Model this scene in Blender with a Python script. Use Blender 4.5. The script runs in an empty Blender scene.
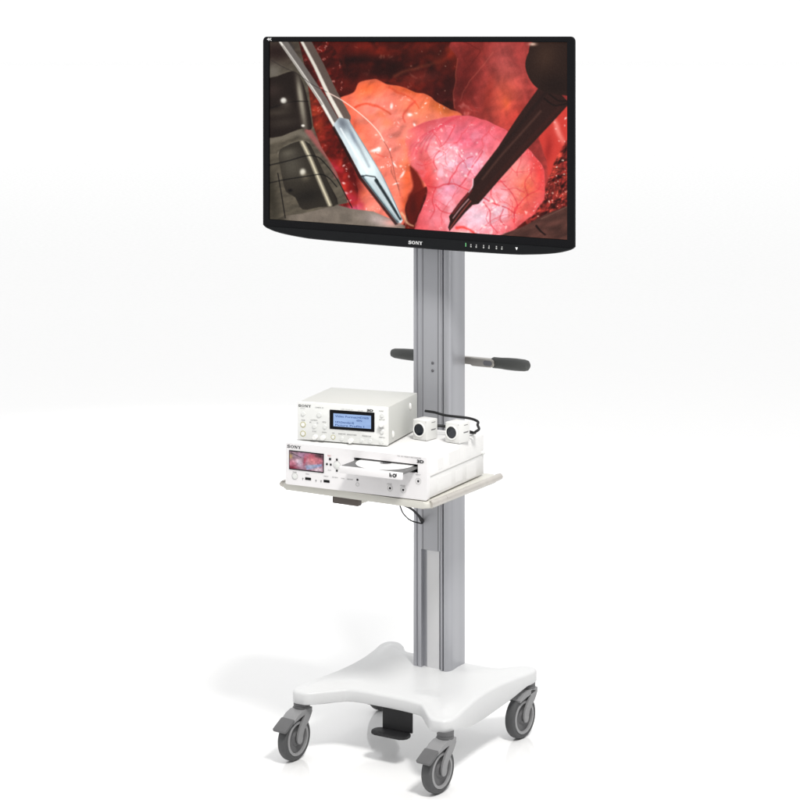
import bpy, bmesh, math, random
import numpy as np
from mathutils import Vector, Matrix
from mathutils.geometry import delaunay_2d_cdt

random.seed(7)
R = math.radians
C = bpy.context.scene.collection

# ------------------------------------------------------------------ camera
cam_d = bpy.data.cameras.new('camera')
cam = bpy.data.objects.new('camera', cam_d)
C.objects.link(cam)
cam.location = (0, -4.2, 1.46)
cam.rotation_euler = (R(90), 0, 0)
cam_d.sensor_width = 36.0
cam_d.lens = 36.0 * 2000 / 800
cam_d.shift_y = -(400 - 38) / 800
cam_d.clip_start = 0.05
cam_d.clip_end = 500
bpy.context.scene.camera = cam

# ------------------------------------------------------------------ light
W = bpy.data.worlds.new('World')
bpy.context.scene.world = W
W.use_nodes = True
bg = W.node_tree.nodes['Background']
bg.inputs['Color'].default_value = (1, 1, 1, 1)
bg.inputs['Strength'].default_value = 0.84
# a white studio: bright behind and above, dimmer on the photographer's side
_nt = W.node_tree
_tc = _nt.nodes.new('ShaderNodeTexCoord')
_dot = _nt.nodes.new('ShaderNodeVectorMath')
_dot.operation = 'DOT_PRODUCT'
_dot.inputs[1].default_value = (-0.50, 0.80, 0.70)
_mr = _nt.nodes.new('ShaderNodeMapRange')
_mr.interpolation_type = 'SMOOTHSTEP'
_mr.inputs['From Min'].default_value = -0.75
_mr.inputs['From Max'].default_value = 0.45
_mr.inputs['To Min'].default_value = 0.16
_mr.inputs['To Max'].default_value = 1.0
_nt.links.new(_tc.outputs['Generated'], _dot.inputs[0])
_nt.links.new(_dot.outputs['Value'], _mr.inputs['Value'])
_nt.links.new(_mr.outputs['Result'], bg.inputs['Color'])


def area(name, loc, target, size, power, col=(1, 1, 1)):
    d = bpy.data.lights.new(name, 'AREA')
    d.shape = 'DISK'
    d.size = size
    d.energy = power
    d.color = col
    o = bpy.data.objects.new(name, d)
    C.objects.link(o)
    o.location = loc
    o.rotation_euler = (Vector(target) - Vector(loc)).to_track_quat('-Z', 'Y').to_euler()
    return o


area('key_softbox', (0.74, -2.08, 3.2), (0, 0, 0.3), 0.6, 80, (1.0, 0.985, 0.96))
area('top_softbox', (0.1, 0.6, 4.4), (0, 0, 0.2), 1.8, 8)
back = area('added_back_light', (-0.75, 2.75, 2.9), (-0.75, 2.25, 0), 1.0, 14)  # added lamp: whitens the far floor and washes out the monitor's shadow
back.data.spread = R(48)
strip = area('added_strip_light', (2.6, -1.5, 0.95), (0.08, 0, 0.75), 0.3, 4)  # added lamp, only to draw a tall highlight down the column's rounded edge
strip.data.shape = 'RECTANGLE'
strip.data.size = 0.25
strip.data.size_y = 1.9
vs = bpy.context.scene.view_settings
vs.view_transform = 'Standard'
vs.look = 'None'
vs.exposure = 0.345
vs.gamma = 1.0


# ------------------------------------------------------------------ materials
def mat(name, col, rough=0.5, metal=0.0, spec=0.5, bump=0.0, bscale=200, vary=0.04, vscale=30, coat=0.0,
        stretch=None):
    m = bpy.data.materials.new(name)
    m.use_nodes = True
    nt = m.node_tree
    b = nt.nodes['Principled BSDF']
    b.inputs['Roughness'].default_value = rough
    b.inputs['Metallic'].default_value = metal
    b.inputs['Specular IOR Level'].default_value = spec
    b.inputs['Coat Weight'].default_value = coat
    tc = nt.nodes.new('ShaderNodeTexCoord')
    mp = nt.nodes.new('ShaderNodeMapping')
    if stretch:
        mp.inputs['Scale'].default_value = stretch
    nt.links.new(tc.outputs['Object'], mp.inputs['Vector'])
    n = nt.nodes.new('ShaderNodeTexNoise')
    n.inputs['Scale'].default_value = vscale
    n.inputs['Detail'].default_value = 4
    nt.links.new(mp.outputs['Vector'], n.inputs['Vector'])
    r = nt.nodes.new('ShaderNodeMixRGB')
    r.inputs['Color1'].default_value = (*[max(0, c * (1 - vary)) for c in col], 1)
    r.inputs['Color2'].default_value = (*[min(1, c * (1 + vary)) for c in col], 1)
    nt.links.new(n.outputs['Fac'], r.inputs['Fac'])
    nt.links.new(r.outputs['Color'], b.inputs['Base Color'])
    mr = nt.nodes.new('ShaderNodeMapRange')
    mr.inputs['To Min'].default_value = max(0.02, rough - 0.06)
    mr.inputs['To Max'].default_value = min(1, rough + 0.06)
    nt.links.new(n.outputs['Fac'], mr.inputs['Value'])
    nt.links.new(mr.outputs['Result'], b.inputs['Roughness'])
    if bump:
        n2 = nt.nodes.new('ShaderNodeTexNoise')
        n2.inputs['Scale'].default_value = bscale
        n2.inputs['Detail'].default_value = 3
        nt.links.new(mp.outputs['Vector'], n2.inputs['Vector'])
        bp = nt.nodes.new('ShaderNodeBump')
        bp.inputs['Strength'].default_value = bump
        bp.inputs['Distance'].default_value = 0.001
        nt.links.new(n2.outputs['Fac'], bp.inputs['Height'])
        nt.links.new(bp.outputs['Normal'], b.inputs['Normal'])
    return m


def emat(name, attr=None, col=(1, 1, 1), strength=1.0):
    """a lit display: its picture is a colour attribute, or one flat colour"""
    m = bpy.data.materials.new(name)
    m.use_nodes = True
    nt = m.node_tree
    b = nt.nodes['Principled BSDF']
    b.inputs['Base Color'].default_value = (0.004, 0.004, 0.004, 1)
    b.inputs['Roughness'].default_value = 0.35
    b.inputs['Specular IOR Level'].default_value = 0.05
    b.inputs['Emission Strength'].default_value = strength
    if attr:
        a = nt.nodes.new('ShaderNodeAttribute')
        a.attribute_name = attr
        nt.links.new(a.outputs['Color'], b.inputs['Emission Color'])
    else:
        b.inputs['Emission Color'].default_value = (*col, 1)
    return m


M = dict(
    floor=mat('white_floor', (0.895, 0.895, 0.895), 0.09, spec=0.62, vary=0.0),
    enamel=mat('white_enamel', (0.635, 0.64, 0.645), 0.38, spec=0.4, bump=0.02, bscale=90, vary=0.01),
    alu=mat('anodised_aluminium', (0.40, 0.405, 0.43), 0.34, metal=0.5, bump=0.06, bscale=160, vary=0.05, vscale=60,
            stretch=(1, 1, 0.02)),
    alu_light=mat('bare_aluminium', (0.64, 0.64, 0.65), 0.45, metal=0.2, bump=0.04, bscale=160, vary=0.03,
                  stretch=(1, 1, 0.02)),
    alu_dark=mat('dark_aluminium', (0.17, 0.17, 0.185), 0.5, metal=0.2),  # darkened so the column's groove lines look shaded; latch plate shares it
    alu_cover=mat('satin_aluminium', (0.38, 0.385, 0.41), 0.44, metal=0.3, bump=0.05, bscale=160, vary=0.04, vscale=60,
                  stretch=(1, 1, 0.02)),
    screw=mat('screw_steel', (0.14, 0.14, 0.15), 0.35, metal=0.6),
    rubber=mat('dark_rubber', (0.062, 0.063, 0.065), 0.62, bump=0.15, bscale=400, vary=0.12),
    grip=mat('grip_rubber', (0.075, 0.078, 0.075), 0.6, bump=0.2, bscale=500, vary=0.12),
    greyplast=mat('grey_caster_plastic', (0.24, 0.24, 0.245), 0.45, bump=0.05, bscale=300, vary=0.05),
    greydark=mat('dark_grey_plastic', (0.105, 0.105, 0.108), 0.5, bump=0.05, bscale=300, vary=0.08),
    rim=mat('wheel_rim_plastic', (0.27, 0.27, 0.275), 0.42, vary=0.05),
    hub=mat('wheel_disc_plastic', (0.10, 0.10, 0.103), 0.5, vary=0.08),
    black=mat('black_steel', (0.016, 0.016, 0.017), 0.45, spec=0.3, bump=0.05, bscale=300, vary=0.15),
    bezel=mat('black_bezel', (0.004, 0.004, 0.005), 0.42, spec=0.10, bump=0.03, bscale=500, vary=0.2),
    chin=mat('black_chin', (0.005, 0.0055, 0.0065), 0.34, spec=0.14, vary=0.2),
    cable=mat('black_cable', (0.012, 0.012, 0.013), 0.5, spec=0.3, vary=0.2),
    ivory=mat('shaded_ivory_case', (0.53, 0.535, 0.51), 0.5, spec=0.3, bump=0.06, bscale=350, vary=0.02),  # ivory greyed so the box's darker side is carried by its colour
    ivorypanel=mat('ivory_front_panel', (0.75, 0.755, 0.735), 0.45, spec=0.3, bump=0.03, bscale=300, vary=0.012),
    reccase=mat('white_case_paint', (0.76, 0.755, 0.745), 0.5, spec=0.3, bump=0.10, bscale=160, vary=0.03, vscale=60),
    recpanel=mat('pearl_front_panel', (0.77, 0.755, 0.76), 0.4, spec=0.35, bump=0.02, bscale=300, vary=0.012),
    button=mat('pale_button', (0.70, 0.71, 0.69), 0.4, vary=0.02),
    whitebody=mat('camera_white_paint', (0.70, 0.70, 0.685), 0.45, spec=0.3, bump=0.05, bscale=400, vary=0.02),
    knob=mat('white_knob', (0.80, 0.80, 0.78), 0.35, vary=0.02),
    ringy=mat('yellowish_ring', (0.50, 0.48, 0.26), 0.5),
    ringg=mat('grey_ring', (0.55, 0.55, 0.54), 0.5),
    ink=mat('dark_ink', (0.025, 0.025, 0.027), 0.6, spec=0.2),
    inkg=mat('grey_ink', (0.20, 0.20, 0.20), 0.6, spec=0.2),
    inkl=mat('pale_grey_ink', (0.45, 0.45, 0.44), 0.6, spec=0.2),
    inkr=mat('red_ink', (0.50, 0.06, 0.07), 0.6),
    inkw=mat('white_ink', (0.80, 0.80, 0.80), 0.5),
    inkgreen=mat('green_mark', (0.16, 0.55, 0.22), 0.5),
    inkb=mat('lcd_ink', (0.02, 0.05, 0.20), 0.6, spec=0.0),
    shelf=mat('cream_shelf_paint', (0.58, 0.57, 0.52), 0.42, spec=0.4, bump=0.04, bscale=200, vary=0.03),
    rail=mat('worn_shelf_rail', (0.50, 0.475, 0.44), 0.3, metal=0.35, bump=0.05, bscale=120, vary=0.14, vscale=45),
    steel=mat('satin_steel', (0.44, 0.42, 0.39), 0.32, metal=0.6, vary=0.08),
    bronze=mat('dark_bronze', (0.085, 0.07, 0.062), 0.45, metal=0.3, vary=0.15),
    disc=mat('white_disc', (0.86, 0.86, 0.86), 0.3, vary=0.0),
    tray=mat('grey_tray_plastic', (0.13, 0.13, 0.13), 0.5, vary=0.08),
    dark=mat('flat_black', (0.008, 0.008, 0.008), 0.6, spec=0.1),  # near-black: shade inside the disc slot, also ports and screen backing
    glass=mat('dark_lens_glass', (0.008, 0.011, 0.018), 0.12, spec=0.4, coat=0.3),
)


# ------------------------------------------------------------------ mesh helpers
def obj(name, bm, m, parent=None, smooth=True, angle=35):
    me = bpy.data.meshes.new(name)
    bmesh.ops.recalc_face_normals(bm, faces=bm.faces[:])
    bm.to_mesh(me)
    bm.free()
    o = bpy.data.objects.new(name, me)
    C.objects.link(o)
    if m:
        me.materials.append(m)
    if parent:
        o.parent = parent
    if smooth:
        me.set_sharp_from_angle(angle=R(angle))
        for p in me.polygons:
            p.use_smooth = True
    return o


def thing(name, label, cat, loc=(0, 0, 0), rz=0.0, group=None):
    o = bpy.data.objects.new(name, None)
    C.objects.link(o)
    o.empty_display_size = 0.05
    o.location = loc
    o.rotation_euler = (0, 0, rz)
    o['label'] = label
    o['category'] = cat
    if group:
        o['group'] = group
    return o


def tag(o, label, cat, group=None):
    o['label'] = label
    o['category'] = cat
    if group:
        o['group'] = group
    return o


def dup(o, parent):
    c = o.copy()
    C.objects.link(c)
    c.parent = parent
    for ch in list(o.children):
        dup(ch, c)
    return c


def rbox(bm, x0, x1, y0, y1, z0, z1, bev=0.0, seg=2, mtx=None):
    r = bmesh.ops.create_cube(bm, size=1.0)
    vs_ = r['verts']
    for v in vs_:
        v.co = Vector(((x0 + x1) / 2 + v.co.x * (x1 - x0), (y0 + y1) / 2 + v.co.y * (y1 - y0),
                       (z0 + z1) / 2 + v.co.z * (z1 - z0)))
    geom = list({e for v in vs_ for e in v.link_edges})
    new = vs_
    if bev > 0:
        res = bmesh.ops.bevel(bm, geom=geom, offset=bev, segments=seg, profile=0.5, affect='EDGES')
        new = list({v for f in res['faces'] for v in f.verts} | {v for v in vs_ if v.is_valid})
    if mtx:
        bmesh.ops.transform(bm, matrix=mtx, verts=new)
    return bm


def box(x0, x1, y0, y1, z0, z1, bev=0.0, seg=2, mtx=None):
    return rbox(bmesh.new(), x0, x1, y0, y1, z0, z1, bev, seg, mtx)


def prism(bm, pts, z0, z1, bev=0.0, seg=2, mtx=None):
    """polygon pts in xy, extruded z0..z1, its top and bottom rims rounded"""
    n = len(pts)
    lo = [bm.verts.new((p[0], p[1], z0)) for p in pts]
    hi = [bm.verts.new((p[0], p[1], z1)) for p in pts]
    fs = [bm.faces.new(hi), bm.faces.new(lo[::-1])]
    for i in range(n):
        fs.append(bm.faces.new((lo[i], lo[(i + 1) % n], hi[(i + 1) % n], hi[i])))
    vs_ = lo + hi
    if bev:
        ed = [e for f in fs[:2] for e in f.edges]
        res = bmesh.ops.bevel(bm, geom=ed, offset=bev, segments=seg, profile=0.5, affect='EDGES')
        vs_ = list({v for f in res['faces'] for v in f.verts} | {v for v in vs_ if v.is_valid})
    if mtx:
        bmesh.ops.transform(bm, matrix=mtx, verts=vs_)
    return bm


def rrect(x0, x1, y0, y1, r, n=5):
    out = []
    for cx, cy, a in ((x1 - r, y1 - r, 0), (x0 + r, y1 - r, 90), (x0 + r, y0 + r, 180), (x1 - r, y0 + r, 270)):
        for i in range(n + 1):
            t = R(a + 90 * i / n)
            out.append((cx + r * math.cos(t), cy + r * math.sin(t)))
    return out


def lathe(bm, prof, n=40, mtx=None):
    """profile (r, h) turned round z"""
    rings = []
    new = []
    for r, h in prof:
        if r < 1e-7:
            v = bm.verts.new((0, 0, h))
            rings.append([v])
            new.append(v)
        else:
            ring = [bm.verts.new((r * math.cos(2 * math.pi * i / n), r * math.sin(2 * math.pi * i / n), h)) for i in
                    range(n)]
            rings.append(ring)
            new += ring
    for a, b in zip(rings, rings[1:]):
        for i in range(n):
            j = (i + 1) % n
            if len(a) == 1 and len(b) == 1:
                continue
            if len(a) == 1:
                bm.faces.new((a[0], b[i], b[j]))
            elif len(b) == 1:
                bm.faces.new((a[i], a[j], b[0]))
            else:
                bm.faces.new((a[i], a[j], b[j], b[i]))
    if mtx:
        bmesh.ops.transform(bm, matrix=mtx, verts=new)
    return bm


def catmull(pts, n=8, closed=False):
    P = [Vector(p) for p in pts]
    out = []
    m = len(P)
    rng = range(m if closed else m - 1)
    for i in rng:
        if closed:
            p0, p1, p2, p3 = P[(i - 1) % m], P[i], P[(i + 1) % m], P[(i + 2) % m]
        else:
            p0, p1, p2, p3 = P[max(i - 1, 0)], P[i], P[i + 1], P[min(i + 2, m - 1)]
        for k in range(n):
            t = k / n
            out.append(0.5 * (2 * p1 + (p2 - p0) * t + (2 * p0 - 5 * p1 + 4 * p2 - p3) * t * t + (
                    3 * p1 - p0 - 3 * p2 + p3) * t ** 3))
    if not closed:
        out.append(P[-1])
    return out


def tube(bm, pts, rad, n=12, smooth_n=8):
    """round tube along a smoothed path; rad a number or a list per given point"""
    path = catmull(pts, smooth_n) if smooth_n else [Vector(p) for p in pts]
    rings = []
    up = Vector((0.12, 0.3, 1)).normalized()
    for i, p in enumerate(path):
        t = (path[min(i + 1, len(path) - 1)] - path[max(i - 1, 0)]).normalized()
        a = t.cross(up)
        if a.length < 1e-4:
            a = t.cross(Vector((1, 0, 0)))
        a.normalize()
        b = t.cross(a)
        if isinstance(rad, (list, tuple)):
            q = i / max(1, (len(path) - 1)) * (len(rad) - 1)
            k = min(int(q), len(rad) - 2)
            r = rad[k] + (rad[k + 1] - rad[k]) * (q - k)
        else:
            r = rad
        rings.append([bm.verts.new(p + (a * math.cos(2 * math.pi * j / n) + b * math.sin(2 * math.pi * j / n)) * r) for
                      j in range(n)])
    for A, B in zip(rings, rings[1:]):
        for j in range(n):
            bm.faces.new((A[j], A[(j + 1) % n], B[(j + 1) % n], B[j]))
    bm.faces.new(rings[0][::-1])
    bm.faces.new(rings[-1])
    return bm


FACE = Matrix(((1, 0, 0, 0), (0, 0, -1, 0), (0, 1, 0, 0), (0, 0, 0, 1)))  # xy drawing -> xz, +z drawing -> -y (out)


def ring_bm(bm, cx, cz, r0, r1, y, t=0.0004, n=28):
    """flat ring standing on a front face"""
    mtx = Matrix.Translation((cx, y, cz)) @ FACE
    return lathe(bm, [(r0, 0), (r0, t), (r1, t), (r1, 0), (r0, 0)], n, mtx)


def text_bm(bm, s, cx, cz, w, h, y, bold=0.0, t=0.0002, align='CENTER'):
    """lettering as real mesh on a front face, fitted to w by h (cap height)"""
    cu = bpy.data.curves.new('lettering', 'FONT')
    cu.body = s
    cu.size = 1.0
    cu.offset = bold
    cu.resolution_u = 4
    o = bpy.data.objects.new('lettering', cu)
    C.objects.link(o)
    dg = bpy.context.evaluated_depsgraph_get()
    me = bpy.data.meshes.new_from_object(o.evaluated_get(dg))
    C.objects.unlink(o)
    bpy.data.objects.remove(o)
    bpy.data.curves.remove(cu)
    co = [v.co.copy() for v in me.vertices]
    if not co:
        return bm
    x0 = min(c.x for c in co)
    x1 = max(c.x for c in co)
    sx = w / (x1 - x0)
    sz = h / 0.70
    base = len(bm.verts)
    vs_ = []
    for c in co:
        vs_.append(bm.verts.new((cx - w / 2 + (c.x - x0) * sx, y - t, cz - h / 2 + c.y * sz)))
    for p in me.polygons:
        try:
            bm.faces.new([vs_[i] for i in p.vertices])
        except ValueError:
            pass
    bpy.data.meshes.remove(me)
    return bm


def stroke2(bm, pts, w, y, mtx):
    """flat ribbon through 2-D points"""
    P = [Vector((p[0], p[1], 0)) for p in pts]
    L, Rr = [], []
    for i, p in enumerate(P):
        t = (P[min(i + 1, len(P) - 1)] - P[max(i - 1, 0)]).normalized()
        nrm = Vector((-t.y, t.x, 0))
        L.append(bm.verts.new(mtx @ (p + nrm * w / 2)))
        Rr.append(bm.verts.new(mtx @ (p - nrm * w / 2)))
    for i in range(len(P) - 1):
        bm.faces.new((L[i], Rr[i], Rr[i + 1], L[i + 1]))


def slab_word(bm, cx, cz, w, h, y):
    """the maker's wide slab-serif word, four letters"""
    k = Matrix.Translation((cx - w / 2, y, cz - h / 2)) @ FACE @ Matrix.Diagonal((w / 5.2, h, 1, 1))
    e = iter([0.0, -0.00005, -0.0001, -0.00015, -0.0002, -0.00025, -0.0003, -0.00035, -0.0004] * 6)

    def bar(x0, y0, x1, y1):
        d = -next(e)
        vs_ = [bm.verts.new(k @ Vector((a, b, d))) for a, b in ((x0, y0), (x1, y0), (x1, y1), (x0, y1))]
        bm.faces.new(vs_)

    def quad(pts):
        d = -next(e)
        bm.faces.new([bm.verts.new(k @ Vector((a, b, d))) for a, b in pts])

    # S
    ox = 0.0
    spts = catmull([(1.02, .80, 0), (.80, .93, 0), (.52, .93, 0), (.22, .86, 0), (.18, .68, 0), (.42, .55, 0), (.78, .46, 0),
                    (.98, .30, 0), (.92, .12, 0), (.58, .07, 0), (.28, .08, 0), (.08, .22, 0)], 4)
    stroke2(bm, [(p.x, p.y) for p in spts], .20, y, k)
    bar(.93, .62, 1.05, 1.0)
    bar(.06, 0, .18, .38)
    # O
    ox = 1.28
    N = 28
    o_, i_ = [], []
    d = -next(e)
    for j in range(N):
        a = 2 * math.pi * j / N
        o_.append(bm.verts.new(k @ Vector((ox + .62 + .62 * math.cos(a), .5 + .52 * math.sin(a), d))))
        i_.append(bm.verts.new(k @ Vector((ox + .62 + .34 * math.cos(a), .5 + .40 * math.sin(a), d))))
    for j in range(N):
        bm.faces.new((o_[j], o_[(j + 1) % N], i_[(j + 1) % N], i_[j]))
    # N
    ox = 2.68
    bar(ox + .14, .0, ox + .28, 1)
    bar(ox + 1.0, .0, ox + 1.14, 1)
    quad([(ox + .14, 1), (ox + .46, 1), (ox + 1.14, 0), (ox + .84, 0)])
    bar(ox, 0, ox + .42, .10)
    bar(ox, .90, ox + .40, 1)
    bar(ox + .86, .90, ox + 1.28, 1)
    # Y
    ox = 4.0
    quad([(ox + .10, 1), (ox + .44, 1), (ox + .74, .45), (ox + .46, .45)])
    quad([(ox + 1.04, 1), (ox + .88, 1), (ox + .60, .45), (ox + .74, .45)])
    bar(ox + .46, 0, ox + .74, .48)
    bar(ox, .90, ox + .54, 1)
    bar(ox + .76, .90, ox + 1.2, 1)
    bar(ox + .30, 0, ox + .90, .10)
    return bm


# ------------------------------------------------------------------ floor
bm = bmesh.new()
lathe(bm, [(0, 0), (3, 0), (12, 0), (120, 0)], 64)
fl = obj('floor', bm, M['floor'])
fl['kind'] = 'structure'

# ================================================================== CART
YAW = -R(30.84)
cart = thing('equipment_cart', 'white wheeled equipment cart with grey aluminium column, shelf and three visible casters',
             'cart', (0.0309, -0.0696, 0), YAW)

# ---- base slab: four flared feet, concave sides, deeper skirt left and right
HT = 0.1365
q = [(0.186, -0.160), (0.178, -0.186), (0.158, -0.190), (0.138, -0.182), (0.102, -0.142), (0.075, -0.122), (0.0, -0.117),
     (-0.075, -0.122), (-0.102, -0.142), (-0.138, -0.182), (-0.158, -0.190), (-0.178, -0.186), (-0.186, -0.160),
     (-0.178, -0.10), (-0.169, -0.02), (-0.169, 0.05), (-0.178, 0.12), (-0.188, 0.168), (-0.182, 0.196), (-0.160, 0.201),
     (-0.138, 0.186), (-0.112, 0.156), (-0.075, 0.152), (0.0, 0.152), (0.075, 0.152), (0.112, 0.156), (0.138, 0.186),
     (0.160, 0.199), (0.182, 0.194), (0.188, 0.166), (0.178, 0.12), (0.167, 0.05), (0.167, -0.02), (0.177, -0.10)]
out = [(p.x, p.y) for p in catmull([(a, b, 0) for a, b in q], 6, closed=True)]
NO = len(out)


def inset(pts, d):
    n = len(pts)
    res = []
    for i in range(n):
        a = Vector(pts[i - 1])
        b = Vector(pts[i])
        c = Vector(pts[(i + 1) % n])
        t = (c - a).normalized()
        nrm = Vector((-t.y, t.x))
        if nrm.dot(-b) < 0 and False:
            nrm = -nrm
        res.append((b.x + nrm.x * d * SGN, b.y + nrm.y * d * SGN))
    return res


area2 = sum(out[i][0] * out[(i + 1) % NO][1] - out[(i + 1) % NO][0] * out[i][1] for i in range(NO))
SGN = 1 if area2 > 0 else -1


def skirt(x, y):
    s = max(0.0, 1 - (abs(y) / 0.15) ** 2) if abs(x) > 0.10 else 0.0
    s *= min(1, max(0, (abs(x) - 0.10) / 0.05))
    return 0.026 + 0.026 * s


bm = bmesh.new()
rings = []
rr = 0.0065
prof = []
for k in range(7):  # rounded upper rim
    a = R(90 * k / 6)
    prof.append((rr * (1 - math.cos(a)), -rr * (1 - math.sin(a))))
levels = [('bot_in', 0.012), ('bot', 0.0)]
rings.append([bm.verts.new((x * .93, y * .93, HT - skirt(x, y))) for x, y in out])
rings.append([bm.verts.new((x, y, HT - skirt(x, y))) for x, y in inset(out, 0.0015)])
rings.append([bm.verts.new((x, y, HT - skirt(x, y) + 0.002)) for x, y in out])
for dx, dz in prof:
    rings.append([bm.verts.new((x, y, HT + dz)) for x, y in inset(out, dx)])


def crown(x, y):
    """the four feet carry a soft ridge out to their tips; the middle is slightly dished"""
    r_ = math.hypot(x, y)
    u_, v_ = (x + y) / 1.41421, (x - y) / 1.41421
    e_ = min(abs(u_), abs(v_))
    ridge = math.exp(-(e_ / 0.034) ** 2) * min(1, max(0, (r_ - 0.07) / 0.07)) * min(1, max(0.0, (0.262 - r_) / 0.05))
    return 0.0075 * ridge - 0.002 * max(0, 1 - (r_ / 0.12) ** 2)


for A, B in zip(rings, rings[1:]):
    for i in range(NO):
        bm.faces.new((A[i], A[(i + 1) % NO], B[(i + 1) % NO], B[i]))
# the top: a fine triangulated sheet inside the rounded rim
ins_ = inset(out, rr)


def rim_dist(x, y):
    best, inside = 1e9, False
    for i in range(NO):
        ax_, ay_ = ins_[i]
        bx_, by_ = ins_[(i + 1) % NO]
        ex, ey = bx_ - ax_, by_ - ay_
        t = min(1, max(0, ((x - ax_) * ex + (y - ay_) * ey) / (ex * ex + ey * ey + 1e-12)))
        best = min(best, math.hypot(x - ax_ - t * ex, y - ay_ - t * ey))
        if (ay_ > y) != (by_ > y) and x < ex * (y - ay_) / (ey + 1e-15) + ax_:
            inside = not inside
    return best if inside else -best


grid = []
for i in range(-34, 35):
    for j in range(-36, 37):
        x, y = i * .0058 + (j % 2) * .0029, j * .0056
        if rim_dist(x, y) > .0028:
            grid.append((x, y))
cv, ce, cf, _, _, _ = delaunay_2d_cdt([Vector(p) for p in ins_] + [Vector(p) for p in grid], [(i, (i + 1) % NO) for i in range(NO)], [], 1, 1e-7)
top = []
for i, p in enumerate(cv):
    if i < NO and (p - Vector(ins_[i])).length < 1e-6:
        top.append(rings[-1][i])
    else:
        d_ = min(1, max(0, rim_dist(p.x, p.y)) / .03)
        top.append(bm.verts.new((p.x, p.y, HT + crown(p.x, p.y) * d_ * d_ * (3 - 2 * d_))))
for f in cf:
    bm.faces.new([top[i] for i in f])
bm.faces.new(rings[0][::-1])
obj('base', bm, M['enamel'], cart, angle=60)

# ---- column: extruded aluminium section with slots
CX, CY = -0.0065, 0.112
hw, hd = 0.0450, 0.038
f0 = CY - hd
sec = [(-hw, f0 + .006), (-hw + .005, f0), (-0.034, f0), (-0.032, f0 + .003), (-0.030, f0 + .003), (-0.029, f0), (-0.0215, f0),
       (-0.0215, f0 + .011), (0.0265, f0 + .011), (0.0265, f0), (0.0290, f0), (0.0298, f0 + .005), (0.0322, f0 + .005),
       (0.0330, f0)]
for k in range(1, 8):   # big rounded front corner, shallow waist, rounded rear corner
    a = R(-90 + 90 * k / 7)
    sec.append((hw - .010 + 0.0115 * math.cos(a), f0 + 0.016 + 0.016 * math.sin(a)))
sec += [(hw + .0005, CY - .008), (hw - .0005, CY + .004), (hw - .0005, CY + .014)]
for k in range(7):
    a = R(90 * k / 6)
    sec.append((hw - .008 + 0.008 * math.cos(a), CY + hd - .010 + .010 * math.sin(a)))
sec += [(0.012, CY + hd), (0.012, CY + hd - .008), (-0.012, CY + hd - .008), (-0.012, CY + hd),
        (-hw + .004, CY + hd)]
for k in range(9):
    a = R(90 + 180 * k / 8)
    sec.append((-hw + .0015 + 0.006 * math.cos(a), CY + math.sin(a) * (hd - 0.007) + 0.0))
# drop the duplicate left front chamfer points so the outline closes cleanly
sec = sec[1:]
sec = [(x + CX, y) for x, y in sec]
colo = obj('column', prism(bmesh.new(), sec, HT - 0.004, 1.30), M['alu'], cart, angle=28)
obj('slot_strip', box(CX - .0125, CX + .0170, f0 + .0085, f0 + .0108, HT - .003, 0.42), M['alu_light'], cart, smooth=False)
cov = bmesh.new()
rbox(cov, CX - .0212, CX + .0262, f0 - .0022, f0 + .0085, 0.385, 1.298, 0.0012, 1)
cov = obj('column_cover', cov, M['alu_cover'], cart)
g = bmesh.new()
for gx in (-0.0165, 0.0205):
    rbox(g, CX + gx - .0009, CX + gx + .0009, f0 - .0026, f0 - .0021, 0.386, 1.297)
obj('groove_shade_line', g, M['alu_dark'], cov, smooth=False)  # dark strips on the cover's face, painted shade in place of cut grooves
for z in (0.763, 0.779):
    mt = Matrix.Translation((CX + .0075, f0 - .0022, z)) @ FACE
    obj('screw', lathe(bmesh.new(), [(0.0032, 0), (0.0032, .0008), (.0022, .0016), (0, .0017)], 16, mt), M['screw'], cart)

# ---- push handles: a bar behind the column, a rubber grip each side
HZ, HY = 0.772, CY + hd + 0.030
hb = bmesh.new()
rbox(hb, CX - .105, CX + .118, HY - .006, HY + .006, HZ - .008, HZ + .008, .002)
rbox(hb, CX - .02, CX + .02, CY + hd - .001, HY - .0055, HZ - .014, HZ + .014, .002)
obj('handle_bar', hb, M['steel'], cart)
for s in (-1, 1):
    gb = bmesh.new()
    mt = Matrix.Translation((CX + s * .072, HY, HZ)) @ Matrix.Rotation(s * R(90), 4, 'Y')
    if s > 0:
        pr = [(0, .020), (.0105, .020), (.0118, .023), (.0118, .04), (.0128, .055), (.0132, .075), (.0124, .096), (.0105, .1035),
              (.006, .107), (0, .108)]
    else:
        pr = [(0, 0), (.0128, 0), (.0134, .003), (.0130, .025), (.0120, .055), (.0105, .078), (.008, .085), (.004, .0875),
              (0, .088)]
    lathe(gb, pr, 24, mt)
    hg = obj('handle_grip', gb, M['grip'], cart)
    if s > 0:
        cl = bmesh.new()
        prism(cl, rrect(CX + .044, CX + .103, -.0085, .0085, .008, 6), 0, .0046, .001, 2,
              Matrix.Translation((0, HY - .011, HZ)) @ FACE)
        obj('handle_clevis', cl, M['steel'], hg)
        cl = bmesh.new()
        prism(cl, rrect(CX + .078, CX + .099, -.0055, .0055, .005, 6), 0, .0012, .0003, 1,
              Matrix.Translation((0, HY - .0158, HZ)) @ FACE)
        obj('latch_plate', cl, M['alu_dark'], hg)

# ---- shelf
SX0, SX1, SY0, SY1, SZ = 0, 0, 0, 0, 0.5625
sh_front_right = (0.0535, -0.337)   # world, near corner
c_, s_ = math.cos(-YAW), math.sin(-YAW)


def to_cart(wx, wy):
    dx, dy = wx - 0.0309, wy + 0.0696
    return (dx * c_ - dy * s_, dx * s_ + dy * c_)


def to_world(lx, ly):
    return (0.0309 + lx * c_ + ly * s_, -0.0696 - lx * s_ + ly * c_)


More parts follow.
